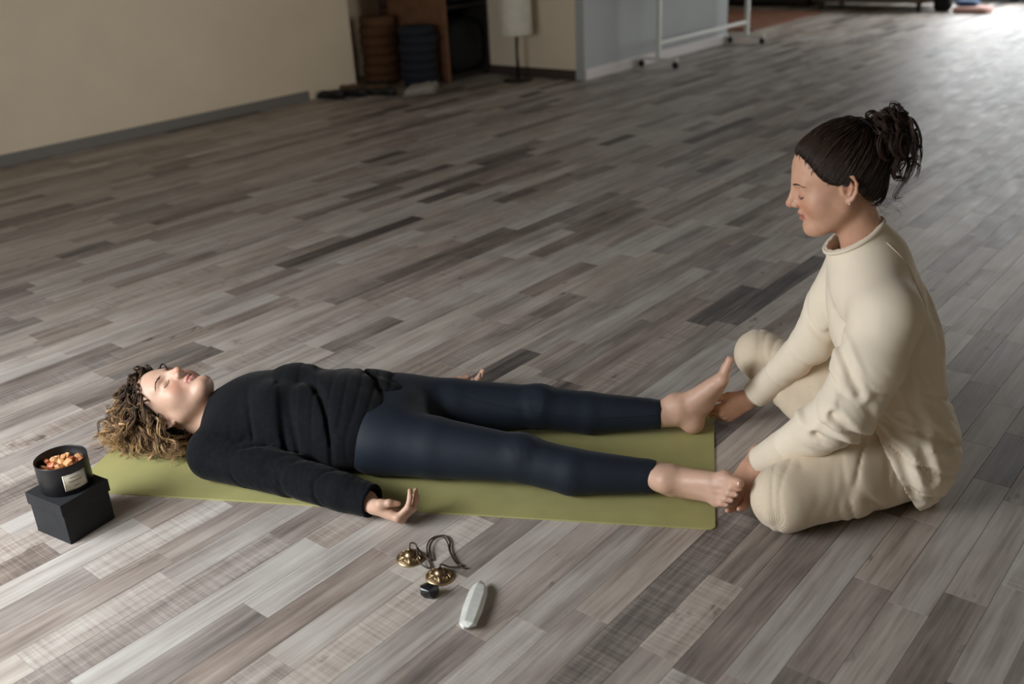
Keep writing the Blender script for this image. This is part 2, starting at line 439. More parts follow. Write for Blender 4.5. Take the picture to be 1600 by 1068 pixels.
def polygonise(S, ax, ay, az, B=10):
    nx, ny, nz = len(ax), len(ay), len(az)
    D = np.ones((nx, ny, nz), f4)
    bi, bj, bk = [list(range(0, n_, B)) for n_ in (nx, ny, nz)]
    cen = lambda a, b: np.array([(a[q] + a[min(q + B, len(a)) - 1]) / 2 for q in b], f4)
    hlf = lambda a, b: np.array([(a[min(q + B, len(a)) - 1] - a[q]) / 2 for q in b], f4)
    CS = np.stack(np.meshgrid(cen(ax, bi), cen(ay, bj), cen(az, bk), indexing='ij'), -1).reshape(-1, 3)
    HS = np.stack(np.meshgrid(hlf(ax, bi), hlf(ay, bj), hlf(az, bk), indexing='ij'), -1).reshape(-1, 3)
    RR = np.sqrt((HS ** 2).sum(1)) + .004
    each = np.stack([S.d1(q, CS) for q in S.p]); tot = S.ev(CS, post=False); c_ = -1
    for i in bi:
        for j in bj:
            for k in bk:
                c_ += 1; R = float(RR[c_])
                if abs(tot[c_]) > R * 1.6 + .016:
                    if tot[c_] < 0: D[i:i + B, j:j + B, k:k + B] = -1
                    continue
                e = each[:, c_]; pr_ = [q for n_, q in enumerate(S.p) if e[n_] < 2.4 * R + q[5] + .012]
                if not pr_: continue
                xs_, ys_, zs_ = ax[i:i + B], ay[j:j + B], az[k:k + B]
                G = np.stack(np.meshgrid(xs_, ys_, zs_, indexing='ij'), -1).reshape(-1, 3)
                D[i:i + B, j:j + B, k:k + B] = S.ev(G, pr_).reshape(len(xs_), len(ys_), len(zs_))
    I = D < 0
    cnt = np.zeros((nx - 1, ny - 1, nz - 1), np.int8)
    for a in (0, 1):
        for b in (0, 1):
            for c in (0, 1): cnt += I[a:nx - 1 + a, b:ny - 1 + b, c:nz - 1 + c]
    cx, cy, cz = np.nonzero((cnt > 0) & (cnt < 8))
    val = {}
    for a in (0, 1):
        for b in (0, 1):
            for c in (0, 1): val[a, b, c] = D[cx + a, cy + b, cz + c]
    acc = np.zeros((len(cx), 3), f4); n = np.zeros(len(cx), f4)
    ks = list(val)
    for p in ks:
        for q in ks:
            if sum(q) - sum(p) == 1 and all(q[i] >= p[i] for i in range(3)):
                v0, v1 = val[p], val[q]; m = (v0 < 0) != (v1 < 0)
                t = np.where(m, v0 / np.where(m, v0 - v1, 1), 0)
                for i in range(3): acc[:, i] += m * (p[i] + t * (q[i] - p[i]))
                n += m
    acc /= n[:, None]
    V = np.stack([ax[cx] + acc[:, 0] * (ax[cx + 1] - ax[cx]), ay[cy] + acc[:, 1] * (ay[cy + 1] - ay[cy]), az[cz] + acc[:, 2] * (az[cz + 1] - az[cz])], 1)
    ID = np.full((nx - 1, ny - 1, nz - 1), -1, np.int32); ID[cx, cy, cz] = np.arange(len(cx))
    Fs = []
    for d in range(3):
        sl0 = [slice(1, -1)] * 3; sl1 = [slice(1, -1)] * 3
        sl0[d] = slice(0, -1); sl1[d] = slice(1, None)
        A = I[tuple(sl0)]; Bb = I[tuple(sl1)]
        x, y, z = np.nonzero(A != Bb); up = A[x, y, z]
        o = [x, y, z]; off = [1, 1, 1]; off[d] = 0
        o = [o[i] + off[i] for i in range(3)]
        u_, v_ = (d + 1) % 3, (d + 2) % 3
        def g(du, dv):
            t = [o[0].copy(), o[1].copy(), o[2].copy()]; t[u_] -= du; t[v_] -= dv; return ID[t[0], t[1], t[2]]
        q = np.stack([g(1, 1), g(0, 1), g(0, 0), g(1, 0)], 1)
        q[~up] = q[~up][:, ::-1]
        Fs.append(q)
    F = np.concatenate(Fs)
    return V, F[(F >= 0).all(1)]
def relax(V, F, it=1, lam=.5):
    a = F.ravel(); b = F[:, [1, 2, 3, 0]].ravel(); N = len(V); n = np.maximum(np.bincount(a, minlength=N), 1)
    for _ in range(it):
        S_ = np.stack([np.bincount(a, weights=V[b, k], minlength=N) for k in range(3)], 1) / n[:, None]
        V = (V * (1 - lam) + lam * S_).astype(f4)
    return V
def solid_obj(name, S, ax, ay, az, m, parent, origin=(0, 0, 0), blobs=None, base=None, rel=1):
    V, F = polygonise(S, ax, ay, az)
    if rel: V = relax(V, F, rel)
    col = None
    if base is not None:
        col = np.tile(np.array(base, f4), (len(V), 1))
        for c, r, rgb, st in (blobs or []):
            c = np.array(c, f4); near = np.nonzero(np.abs(V - c).max(1) < r * 1.6)[0]
            d = np.linalg.norm(V[near] - c, axis=1) / r
            wgt = st * np.clip(1 - np.maximum(d - .55, 0) / .75, 0, 1)
            col[near] = col[near] * (1 - wgt[:, None]) + np.array(rgb, f4) * wgt[:, None]
    o = link(name, mesh_np(name, V - np.array(origin, f4), F, col), m, parent, True)
    return o
def cut_open(n_, p0, thick=.004, depth=.05):
    """clip a garment by the half-space (p-p0).n_>0 and hollow its mouth"""
    n_ = _u(n_).astype(f4); p0 = np.array(p0, f4)
    def f(P, d, near=None):
        c = (P - p0) @ n_
        cav = np.maximum(d + f4(thick), -f4(depth) - c)
        e = np.maximum(np.maximum(d, c), -cav)
        if near is None: return e
        m = np.linalg.norm(P - p0, axis=1) < near
        return np.where(m, e, d)
    return f
def folds(P, dirv, wl, amp, seed=0, aniso=.3, wid=.45):
    """irregular creases running across dirv, wl metres apart"""
    g = np.random.default_rng(seed); dirv = _u(dirv); n = np.zeros(len(P), f4)
    for _ in range(6):
        k = dirv * (2 * np.pi / wl) * g.uniform(.45, 1.15) + g.normal(size=3) * (2 * np.pi / wl) * aniso
        n += np.sin(P @ k.astype(f4) + f4(g.uniform(0, 6.28)))
    n *= f4(.577)
    return (amp * (np.exp(-(n / wid) ** 2) * 1.6 - .5)).astype(f4)

# ---- anatomy in local frames
def zc(z): return z if z > -.012 else -.012 + (z + .012) * .86
def head_solid(jaw=1.0):
    S = Solid()
    S.ell((0, -.016, .040), (.073, .094, .084), .02)
    S.ell((0, .018, .035), (.066, .070, .074), .03)
    S.ell((0, .030, -.030), (.056, .052, .070), .03)
    for x in (-1, 1):
        S.cone((x * .050, .002, -.040), (x * .020, .060, -.092), .020, .016, .03)
        S.ball((x * .040, .052, -.022), .024, .03)
        S.cone((x * .012, .079, .030), (x * .040, .066, .031), .009, .009, .018)
    S.cone((-.008, .076, -.094), (.008, .076, -.094), .0165, .0165, .022)
    for x in (-1, 1):
        S.ball((x * .031, .092, .008), .0115, .014, 's')
    for x in (-1, 1):
        S.ell((x * .0315, .0728, .008), (.0150, .0125, .0115), .004)
    S.cone((0, .0865, .026), (0, .106, -.012), .0062, .0078, .012)
    S.cone((0, .0800, .016), (0, .0900, -.0165), .0085, .0120, .010); S.cone((0, .0820, -.0180), (0, .1040, -.0165), .0105, .0080, .006)
    S.ell((0, .0740, -.0120), (.030, .014, .024), .014)
    S.ball((0, .1085, -.0170), .0085, .008)
    for x in (-1, 1):
        S.ball((x * .0110, .0965, -.0220), .0067, .006)
    for x in (-1, 1):
        S.ball((x * .0062, .0990, -.0300), .0028, .003, 's')
    S.ell((0, .072, -.052), (.026, .018, .022), .014)
    up = [(-.023, .0785, -.0535), (-.012, .0880, -.0490), (-.004, .0915, -.0472), (0, .0908, -.0485), (.004, .0915, -.0472), (.012, .0880, -.0490), (.023, .0785, -.0535)]
    lo = [(-.021, .0790, -.0555), (-.010, .0880, -.0605), (0, .0905, -.0620), (.010, .0880, -.0605), (.021, .0790, -.0555)]
    S.chain(up, [.0022, .0042, .0048, .0046, .0048, .0042, .0022], .003)
    S.chain(lo, [.0022, .0050, .0058, .0050, .0022], .003)
    S.cone((-.022, .0870, -.0545), (0, .0990, -.0545), .0010, .0010, .002, 's')
    S.cone((.022, .0870, -.0545), (0, .0990, -.0545), .0010, .0010, .002, 's')
    for x in (-1, 1):                       # ears
        ex = lambda y: x * (.0735 - .30 * (y + .004))
        E = [(-.002, -.004), (-.001, .012), (-.006, .026), (-.016, .033), (-.027, .028), (-.031, .012), (-.027, -.006), (-.018, -.020), (-.010, -.027)]
        S.chain([(ex(y), y, z) for y, z in E], [.0028, .0032, .0034, .0036, .0036, .0034, .0032, .0034, .0056], .003, .006)
        S.chain([(ex(-.018) , -.020, .022), (ex(-.02), -.0215, .006), (ex(-.014), -.013, -.010)], [.0024, .0030, .0026], .003)
        S.ell((x * .0735, -.014, .002), (.0030, .014, .026), .005)
        S.ball((x * .0800, -.0095, .000), .0062, .004, 's')
    for i, q in enumerate(S.p):
        if i < 2: continue
        a, b = q[1].copy(), q[2].copy(); a[2] = zc(a[2])
        if q[0] == 'c': b[2] = zc(b[2])
        S.p[i] = (q[0], a, b) + q[3:]
    return S
def head_marks(S, Mx, o, tone, lip, strength=1.0):
    """colour blobs found on the surface"""
    B = []; Mx = np.array(Mx); o = np.array(o)
    def at_(x, z, y0=.14): return S.hit(Mx @ np.array([x, y0, zc(z)]) + o, -Mx[:, 1])
    red = np.array([tone[0] * 1.0, tone[1] * .66, tone[2] * .58])
    for x in (-1, 1):
        B.append((at_(x * .040, -.028), .026, red, .42 * strength))
        B.append((at_(x * .0315, .010), .012, (tone[0] * .88, tone[1] * .72, tone[2] * .66), .4))
    B.append((at_(0, -.018), .015, red, .5 * strength))
    B.append((at_(0, -.094), .016, red, .2))
    for x in np.linspace(-.019, .019, 13):
        q = 1 - (abs(x) / .024) ** 2
        B.append((at_(x, -.0505), .0036 + .0018 * q, lip, .85)); B.append((at_(x, -.0590), .0036 + .0022 * q, lip, .85))
    for x in np.linspace(-.018, .018, 13):
        B.append((at_(x, -.0545), .0016, tuple(.35 * c for c in lip), .8))
    for x in (-1, 1):
        B.append((Mx @ np.array([x * .081, -.0095, .0]) + o, .010, red * .8, .5))
        B.append((Mx @ np.array([x * .076, -.02, .02]) + o, .016, red, .3))
    return B
def brow_lash(S, Mx, o, parent, origin, lid=-.001):
    Mx = np.array(Mx); o = np.array(o); r0 = np.random.default_rng(3); Y = _u(Mx[:, 1])
    for x in (-1, 1):
        P = []
        for i in range(95):
            t = r0.random(); bx = .014 + t * .036; bz = .0270 + .0045 * math.sin(min(t * 1.5, 1.35) * 1.75) - .008 * max(0, t - .6) + r0.normal() * .0009 * (1.3 - t)
            a = Mx @ np.array([x * bx, .14, bz]) + o; b = Mx @ np.array([x * (bx + .0055), .14, bz + .0016 * (1 - 2 * t)]) + o
            P.append([a, (a + b) / 2, b])
        P = S.hits(np.array(P), -Y).reshape(-1, 3, 3) + Y * .0004 + np.array([0, .0004, .0002])[None, :, None] * Y
        V, F = tubes(P, .00026, 4)
        link('eyebrow', mesh_np('b', V - origin, F), M['lash'], parent, True)['kind'] = 'stuff'
        P = []; row = []
        for t in np.linspace(0, 1, 17):
            lx = .0185 + t * .0270; lz = .0045 + lid - .0042 * math.sin(math.pi * t) + .001 * t
            a = S.hit(Mx @ np.array([x * lx, .14, lz]) + o, -Y); row.append(a + Y * .0002)
            if t > .12:
                P.append([a, a + Mx @ np.array([x * .0022 * (t - .2), .0028, -.0024]), a + Mx @ np.array([x * .004 * (t - .2), .0048, -.0030])])
        V1, F1 = tubes(np.array([row]), .0006, 5); V2, F2 = tubes(np.array(P), .00022, 3)
        link('eyelashes', mesh_np('l', np.vstack([V1, V2]) - origin, np.vstack([F1, F2 + len(V1)])), M['lash'], parent, True)['kind'] = 'stuff'

def hand_solid(curls, thumb=None, spread=1.0, size=1.0):
    """x = thumb side, y = towards the fingers, z = back of the hand; wrist at the origin. Returns (Solid, nails)."""
    S = Solid(); nails = []
    S.cone((-.010, -.045, .0), (-.012, .004, .0), .0205, .0185, .01); S.cone((.010, -.045, 0), (.012, .004, 0), .0205, .0185, .012)
    base = [(.0290, .086, .000), (.0095, .090, .0025), (-.0095, .086, .0015), (-.0275, .077, -.001)]
    ln = [(.042, .025, .019), (.046, .029, .020), (.043, .027, .019), (.034, .020, .017)]
    rr = [(.0094, .0082, .0074, .0062), (.0096, .0084, .0075, .0063), (.0092, .0080, .0072, .0060), (.0082, .0072, .0064, .0054)]
    for i, b in enumerate(base):
        b = np.array(b); w_ = np.array([b[0] * .62, .006, 0])
        S.cone(w_, b, .0150, .0112, .012)
    S.ell((.0, .045, -.003), (.036, .042, .0125), .015)
    for i, b in enumerate(base):
        b = np.array(b); ang = (b[0] - .001) * 5.5 * spread * (1 - .6 * min(1, curls[i][0] / 70)); c = curls[i]
        side = math.sin(ang); f = np.array([side, math.cos(ang), 0]); th = 0; p = b; pts = [b]
        for j in range(3):
            th += math.radians(c[j]); dr = f * math.cos(th) + np.array([0, 0, -1]) * math.sin(th)
            p = p + dr * ln[i][j]; pts.append(p)
        S.chain(pts, rr[i], .0035, .007)
        S.ball(pts[1], rr[i][1] * 1.06, .003)
        nrm = np.array([0, 0, 1]) * math.cos(th) + f * math.sin(th)
        nails.append((pts[3] - dr * .0035 + nrm * rr[i][3] * .72, _u(nrm), dr, rr[i][3] * .72))
    th = thumb or [(.020, .016, -.006), (.040, .046, -.012), (.051, .074, -.016), (.054, .100, -.020)]
    th = [np.array(q, float) for q in th]
    S.cone(th[0], th[1], .0165, .0140, .014); S.cone(th[1], th[2], .0118, .0100, .007); S.cone(th[2], th[3], .0100, .0080, .004)
    S.ball(th[2], .0104, .003)
    d = _u(th[3] - th[2]); nrm = _u(np.cross(np.cross(d, [.75, 0, .65]), d))
    nails.append((th[3] - d * .004 + nrm * .0058, nrm, d, .0062))
    if size != 1:
        T = Solid()
        for q in S.p:
            if q[0] == 'c': T.p.append(('c', q[1] * size, q[2] * size, q[3] * size, q[4] * size, q[5], q[6], None))
            else: T.p.append(('e', q[1] * size, q[2] * size, q[3], 0, q[5], q[6], None))
        S = T; nails = [(a * size, b, c, r * size) for a, b, c, r in nails]
    return S, nails
def foot_solid(toe_bend=8):
    """heel centre at the origin; y = toes, z = top of the foot, x = big-toe side"""
    S = Solid(); nails = []
    S.ell((0, -.004, .004), (.0290, .032, .032), .02)
    S.cone((0, .010, .020), (0, .022, .075), .030, .031, .025)
    S.cone((.004, .030, .052), (.010, .120, .012), .0310, .0190, .03)
    S.cone((-.010, .040, .022), (-.022, .130, -.004), .0230, .0155, .03)
    S.cone((.016, .055, .028), (.020, .150, -.002), .0200, .0190, .02)
    S.cone((-.004, .060, -.002), (-.006, .135, -.010), .022, .014, .03)
    S.ball((.020, .036, .062), .0125, .014); S.ball((-.022, .028, .054), .0120, .014)
    S.ball((.031, .158, -.005), .0165, .018); S.ball((-.030, .135, -.008), .0145, .018)
    bs = [(.026, .165, -.003), (.008, .170, .002), (-.007, .164, .001), (-.021, .155, -.001), (-.033, .143, -.004)]
    ln = [.048, .042, .037, .031, .025]; r0 = [.0135, .0090, .0084, .0080, .0078]; r1 = [.0108, .0072, .0068, .0066, .0066]
    for i, b in enumerate(bs):
        b = np.array(b); a0 = math.radians(toe_bend * (.2 if i == 0 else .2)); f = _u([(-.10 if i == 0 else .03 * (2 - i)), 1, .10])
        p1 = b + f * ln[i] * .55; dn = math.radians(toe_bend if i == 0 else toe_bend + 30)
        p2 = p1 + (f * math.cos(dn) + np.array([0, 0, -1]) * math.sin(dn)) * ln[i] * .50
        S.cone(b, p1, r0[i], r0[i] * .93, .008); S.cone(p1, p2, r0[i] * .93, r1[i] * 1.12, .003)
        dd = _u(p2 - p1); nrm = _u(np.array([0, 0, 1]) - dd * dd[2]); nails.append((p2 + nrm * r1[i] * .9, nrm, dd, r1[i] * .75))
    for i in range(1, 4):      # tendons
        b = np.array(bs[i]); S.cone((.004 - .006 * i, .075, .040), b + (0, -.012, .006), .004, .004, .010)
    return S, nails
def place_marks(nails, Mx, o): return [(np.array(Mx) @ a + o, np.array(Mx) @ b, np.array(Mx) @ c, r) for a, b, c, r in nails]
def frame_yx(y, x):
    """columns x,y,z with exact y and x as close as possible to the hint (right-handed or not, as it falls)"""
    y = _u(y); x = _u(np.array(x, float) - y * np.dot(x, y)); return x, y
def nail_obj(marks, parent, origin):
    for p, n_, d, r in marks:
        s_ = _u(np.cross(n_, d)); K = 8; V = []; F = []
        for q, hgt in [(1.0, -.0006), (.8, .0005), (.45, .0009)]:
            for k in range(K):
                a = 2 * math.pi * k / K
                V.append(p + s_ * math.cos(a) * r * q * .92 + d * math.sin(a) * r * q * 1.25 + n_ * (hgt - .18 * r * (math.cos(a) * q) ** 2) - origin)
        for j in range(2):
            for k in range(K):
                k2 = (k + 1) % K; F.append((j * K + k, j * K + k2, (j + 1) * K + k2, (j + 1) * K + k))
        b = 2 * K
        F += [(b, b + 1, b + 2, b + 3), (b, b + 3, b + 4, b + 7), (b + 4, b + 5, b + 6, b + 7)]
        link('nail', mesh_np('n', V, F), M['nail'], parent, True)

# ------------------------------------------------------------------ yoga mat; its frame (s along, t across, z up) also carries both people
MO = Vector((-.943, 1.812, 0)); MA = math.radians(29.16)
E1 = Vector((math.cos(MA), math.sin(MA), 0)); E2 = Vector((-math.sin(MA), math.cos(MA), 0))
def mw(s, t, z=0.0): return MO + E1 * s + E2 * t + Vector((0, 0, z))
def rounded_rect(x0, y0, x1, y1, r, n=6):
    out = []
    for cx, cy, a0 in ((x1 - r, y1 - r, 0), (x0 + r, y1 - r, 90), (x0 + r, y0 + r, 180), (x1 - r, y0 + r, 270)):
        for i in range(n + 1):
            a = math.radians(a0 + 90 * i / n); out.append((cx + r * math.cos(a), cy + r * math.sin(a)))
    return out
bm = bmesh.new()
ring = rounded_rect(-.87, -.305, .87, .305, .014)
for zz, ins in ((0.0002, 0), (.0032, 0), (.004, .0009)):
    for x, y in ring:
        bm.verts.new((x * (1 - ins / .87), y * (1 - ins / .305), zz))
bm.verts.ensure_lookup_table(); n = len(ring)
for j in range(2):
    for i in range(n): bm.faces.new([bm.verts[j * n + i], bm.verts[j * n + (i + 1) % n], bm.verts[(j + 1) * n + (i + 1) % n], bm.verts[(j + 1) * n + i]])
bm.faces.new([bm.verts[2 * n + i] for i in range(n)]); bm.faces.new([bm.verts[i] for i in reversed(range(n))])
mt = link('yoga_mat', bm_mesh(bm), M['mat_green'])
mt.location = mw(-.865, .305); mt.rotation_euler = (0, 0, MA)
tag(mt, 'olive green yoga mat lying on the plank floor under the reclining woman', 'yoga mat')

TONE1 = (.60, .385, .285); TONE2 = (.60, .345, .235)
def person_root(label, s, t):
    p = mw(s, t); r = empty('person', (p.x, p.y, 0), MA); tag(r, label, 'person'); return r

# ================================================================== the reclining woman
LO = np.array([-.87, .285, 0.0])
lp = person_root('woman lying on her back on green mat in black jumper and navy leggings', LO[0], LO[1])
a_ = math.radians(7); b_ = math.radians(7); HS1 = 1.07
Yh = _u([math.sin(a_), -math.sin(b_), math.cos(a_)]); Zh = _u(np.array([-1, 0, 0]) - Yh * np.dot(Yh, [-1, 0, 0])); Xh = np.cross(Yh, Zh)
LH = np.stack([Xh, Yh, Zh], 1); LHo = np.array([-1.530, .283, .136]); LHs = LH * HS1
LB = Solid(); LB.post = lambda P, d: np.maximum(d, f4(.0045) - P[:, 2])
def lp_trunk(S, g=0.0):
    S.ell((-.88, .285, .104), (.12 + g, .180 + g, .098 + g), .05)
    S.ell((-1.03, .285, .105), (.13 + g, .135 + g, .090 + g), .08)
    S.ell((-1.17, .285, .112), (.15 + g, .150 + g, .103 + g), .06)
    S.ell((-1.30, .285, .105), (.10 + g, .165 + g, .098 + g), .05)
    S.ball((-1.19, .215, .155), .055 + g, .05); S.ball((-1.19, .355, .155), .055 + g, .05)
def lp_legs(S, g=0.0):
    for hip, knee, calf, ank, d in (((-.90, .195, .098), (-.49, .150, .083), (-.36, .128, .066), (-.11, .140, .056), -1), ((-.90, .375, .098), (-.49, .432, .088), (-.35, .452, .066), (-.11, .474, .060), 1)):
        hip = np.array(hip); knee = np.array(knee)
        mid = hip * .6 + knee * .4 + np.array([0, d * .004, 0])
        S.cone(hip, mid, .096 + g, .078 + g, .03); S.cone(mid, knee, .078 + g, .057 + g, .010)
        S.ball(knee + [0.0, 0, .012], .049 + g, .03)
        S.cone(knee, calf, .057 + g, .056 + g, .010); S.cone(calf, ank, .056 + g, .035 + g, .010)
lp_trunk(LB); lp_legs(LB)
LB.cone((-1.37, .285, .085), (-1.50, .285, .092), .060, .050, .05)
LB.cone((-1.33, .285, .080), (-1.36, .13, .068), .055, .052, .04); LB.cone((-1.33, .285, .080), (-1.36, .44, .068), .055, .052, .04)
LB.add(head_solid().scaled(HS1), LH, LHo)
nearArm = [(-1.345, .105, .070), (-1.10, .055, .055), (-.862, -.030, .048)]
farArm = [(-1.345, .465, .070), (-1.09, .560, .050), (-.860, .622, .036)]
for A in (nearArm, farArm): LB.chain(A, [.048, .038, .026], .02)
# near hand, palm up with the fingers curled towards the ceiling
y = _u([.92, -.22, -.22]); x = np.array([.12, -.86, .48]); x = _u(x - y * np.dot(y, x)); z = _u(np.cross(x, y))
if z[2] > 0: z = -z
HM = np.stack([x, y, z], 1)
hs, hn = hand_solid([(66, 34, 16), (62, 36, 18), (60, 38, 20), (56, 40, 22)], thumb=[(.020, .014, -.006), (.041, .032, -.018), (.043, .054, -.030), (.032, .074, -.036)], size=.93)
ho = np.array([-.842, -.042, .040]); LB.add(hs, HM, ho); lp_nails = place_marks(hn, HM, ho)
# far hand resting beyond the hip
y = _u([.95, .22, -.04]); x = _u([-.22, .95, .0]); z = np.array([0, 0, -1.0])
HM2 = np.stack([x, y, z], 1); hs2, hn2 = hand_solid([(22, 26, 15), (26, 30, 16), (28, 32, 18), (30, 34, 18)], size=.93)
ho2 = np.array([-.842, .632, .030]); LB.add(hs2, HM2, ho2); lp_nails += place_marks(hn2, HM2, ho2)
# feet
def foot_at(S, heel, y, x, mirror, size=1.0, bend=8):
    y = _u(y); x = _u(np.array(x, float) - y * np.dot(x, y)); z = np.cross(x, y) * mirror
    Mx = np.stack([x, y, z], 1); fs, fn = foot_solid(bend)
    S.add(fs, Mx, heel); return place_marks(fn, Mx, np.array(heel))
nearF = foot_at(LB, (-.076, .152, .036), (.110, -.132, .066), (.12, .45, .85), -1)
farF = foot_at(LB, (-.050, .474, .037), (.098, .028, .205), (-.05, -1, .10), 1, bend=2)
lp_nails += nearF + farF
blobs = head_marks(LB, LHs, LHo, TONE1, (.50, .20, .17))
for p, n_, d, r in lp_nails: blobs.append((p, r * 2.2, (TONE1[0], TONE1[1] * .78, TONE1[2] * .72), .4))
blobs.append((np.array([-.09, .15, .02]), .03, (TONE1[0] * .95, TONE1[1] * .75, TONE1[2] * .65), .5))
blobs.append((np.array([-.07, .47, .02]), .035, (TONE1[0] * .95, TONE1[1] * .78, TONE1[2] * .7), .5))
axS = axis((-1.69, -1.40, .0021), (-1.40, -.88, .007), (-.88, -.66, .0027), (-.66, -.15, .008), (-.15, .125, .0026))
axT = axis((-.17, .17, .003), (.17, .40, .0021), (.40, .75, .003)); axZ = axis((.001, .12, .003), (.12, .30, .0021))
lp_body = solid_obj('body', LB, axS, axT, axZ, M['skin'], lp, LO, blobs, TONE1)
brow_lash(LB, LHs, LHo, lp, LO)
nail_obj(lp_nails, lp, LO)

# black jumper
LJt = Solid(); lp_trunk(LJt, .014)
LJt.p[0] = ('e', np.array([-.965, .285, .108]), np.array([.17, .188, .112]), np.eye(3), 0, .05, 'u', None)
LJt.cone((-1.36, .285, .090), (-1.47, .287, .094), .086, .066, .05)
LJt.cone((-1.33, .285, .088), (-1.355, .13, .078), .068, .066, .04); LJt.cone((-1.33, .285, .088), (-1.355, .44, .078), .068, .066, .04)
LJs = Solid(); LJs.chain([nearArm[0], nearArm[1], (-.93, -.006, .052), (-.845, -.036, .050)], [.064, .055, .048, .043], .012)
LJs.chain([farArm[0], farArm[1], (-.87, .618, .040)], [.064, .050, .036], .012)
LJ = Solid(); LJ.p = LJt.p + LJs.p
c1 = cut_open((-1, 0, .16), (-1.424, .287, .09), .009, .05); c2 = cut_open((1, .06, -.60), (-.895, .285, .12), .009, .05)
c3 = cut_open((.90, -.30, -.02), (-.846, -.040, .050), .009, .05); c4 = cut_open((1, .1, 0), (-.88, .616, .04), .009, .04)
def lj_post(P, d):
    x, y, z = P[:, 0], P[:, 1], P[:, 2]
    tor = np.clip((x + 1.30) * 6, 0, 1) * np.clip((z - .05) * 12, 0, 1)
    a = LJt.ev(P); b = LJs.ev(P)
    a = a + folds(P, (.85, .42, 0), .140, .0085, 3, .11, .26) * tor
    a = a + folds(P, (.95, .25, 0), .075, .0020, 5, .16, .40) * tor
    a = a - .005 * np.sin(y * 48 + 1.5 * np.sin(y * 21)) * np.clip((x + 1.0) * 9, 0, 1) * np.clip((z - .07) * 20, 0, 1)
    b = b + folds(P, (.70, -.65, .3), .120, .0035, 8, .22, .30) * np.clip((.20 - np.abs(x + 1.10)) * 12, 0, 1)
    b = b + folds(P, (.95, -.30, .2), .040, .0010, 9, .25)
    a = c1(P, a, .17); a = c2(P, a, .30); b = c3(P, b, .085); b = c4(P, b, .10)
    h = np.maximum(.03 - np.abs(a - b), 0) / f4(.03); d = np.minimum(a, b) - h * h * f4(.0075)
    return np.maximum(d, f4(.0045) - z)
LJ.post = lj_post
solid_obj('jumper', LJ, axis((-1.48, -.77, .0042)), axis((-.12, .72, .0042)), axis((.001, .27, .0042)), M['black_knit'], lp, LO, rel=2)

# navy leggings
LL = Solid(); LL.ell((-.885, .285, .105), (.125, .186, .102), .05); lp_legs(LL, .0045)
def ll_post(P, d):
    x, y, z = P[:, 0], P[:, 1], P[:, 2]
    d = d + folds(P, (.9, .5, .5), .034, .0022, 2, .3) * np.exp(-((x + .165) / .035) ** 2)
    d = d + folds(P, (.9, -.3, .4), .040, .0016, 6, .3) * np.exp(-((x + .49) / .05) ** 2)
    d = np.maximum(d, f4(.0045) - z)
    return np.maximum(d, x + f4(.142))
LL.post = ll_post
leg = solid_obj('leggings', LL, axis((-1.01, -.10, .005)), axis((.02, .56, .005)), axis((.001, .22, .005)), M['navy'], lp, LO, rel=7)
# stitched inner seams of the leggings
for pts in ([(-.80, .36, .16), (-.70, .385, .13), (-.60, .395, .10), (-.49, .392, .085), (-.33, .408, .065), (-.16, .442, .065)],):
    Q = []
    Q = LL.hits(smooth_path(pts, 50) + np.array([0, -.09, .06]), (0, 1, -.6))
    V, F = tubes(np.array(Q)[None] + np.array([0, -.0004, .0004]) - LO, .0009, 5)
    link('seam', mesh_np('seam', V, F), M['navy'], lp, True)

# curly hair spread over the mat
def hairline(zl): return np.interp(zl, [-.09, -.05, -.02, .0, .010, .022, .034, .046, .060, .075, .092, .12, .14], [-.05, -.046, -.036, -.014, .004, .026, .039, .047, .053, .060, .074, .10, .12])
def scalp_cap(name, Mx, o, parent, origin, g, m, col, h=.003, zmin=-.06, hs=0.0):
    S = Solid(); S.ell((0, -.016, .040), (.073 + g, .094 + g, .084 + g), .02); S.ell((0, .018, .035), (.0655 + g, .0695 + g, .0735 + g), .03)
    S.ell((0, -.050, -.030), (.050 + g * .6, .045 + g * .6, .045), .03)
    def post(P, d):
        x, y, z = P[:, 0], P[:, 1], P[:, 2]
        e = (y - hairline(z) + hs).astype(f4)
        e2 = (f4(zmin) - z - .25 * (y + .06)).astype(f4); hh = np.maximum(.04 - np.abs(e - e2), 0) / f4(.04); e = (np.maximum(e, e2) + hh * hh * f4(.010)) * f4(.8)
        d = d + f4(g + .001) * np.clip(1 + e / f4(.022), 0, 1)
        k = f4(.004); hh = np.maximum(k - np.abs(d - e), 0) / k
        return np.maximum(d, e) + hh * hh * k * f4(.25)
    S.post = post
    V, F = polygonise(S, axis((-.095, .095, h)), axis((-.13, .10, h)), axis((-.08, .145, h)))
    V = relax(V, F, 1) @ np.array(Mx).T + o
    if np.linalg.det(np.array(Mx)) < 0: F = F[:, ::-1]
    return link(name, mesh_np('cap', V - origin, F, np.tile(col, (len(V), 1))), m, parent, True)
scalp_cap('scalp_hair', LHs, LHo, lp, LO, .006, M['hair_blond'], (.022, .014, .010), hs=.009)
def scalp_points(n, r, ymax_off=0.0, zmin=-.055, g=.004):
    out = []
    while len(out) < n:
        v = _u(r.normal(size=3)); p = np.array([0, -.016, .040]) + v * np.array([.073 + g, .094 + g, .084 + g])
        if p[1] < hairline(p[2]) - .001 + ymax_off and p[2] > zmin: out.append((p, v))
    return out
r1 = np.random.default_rng(21); K = 36; paths = []; cols = []; rads = []
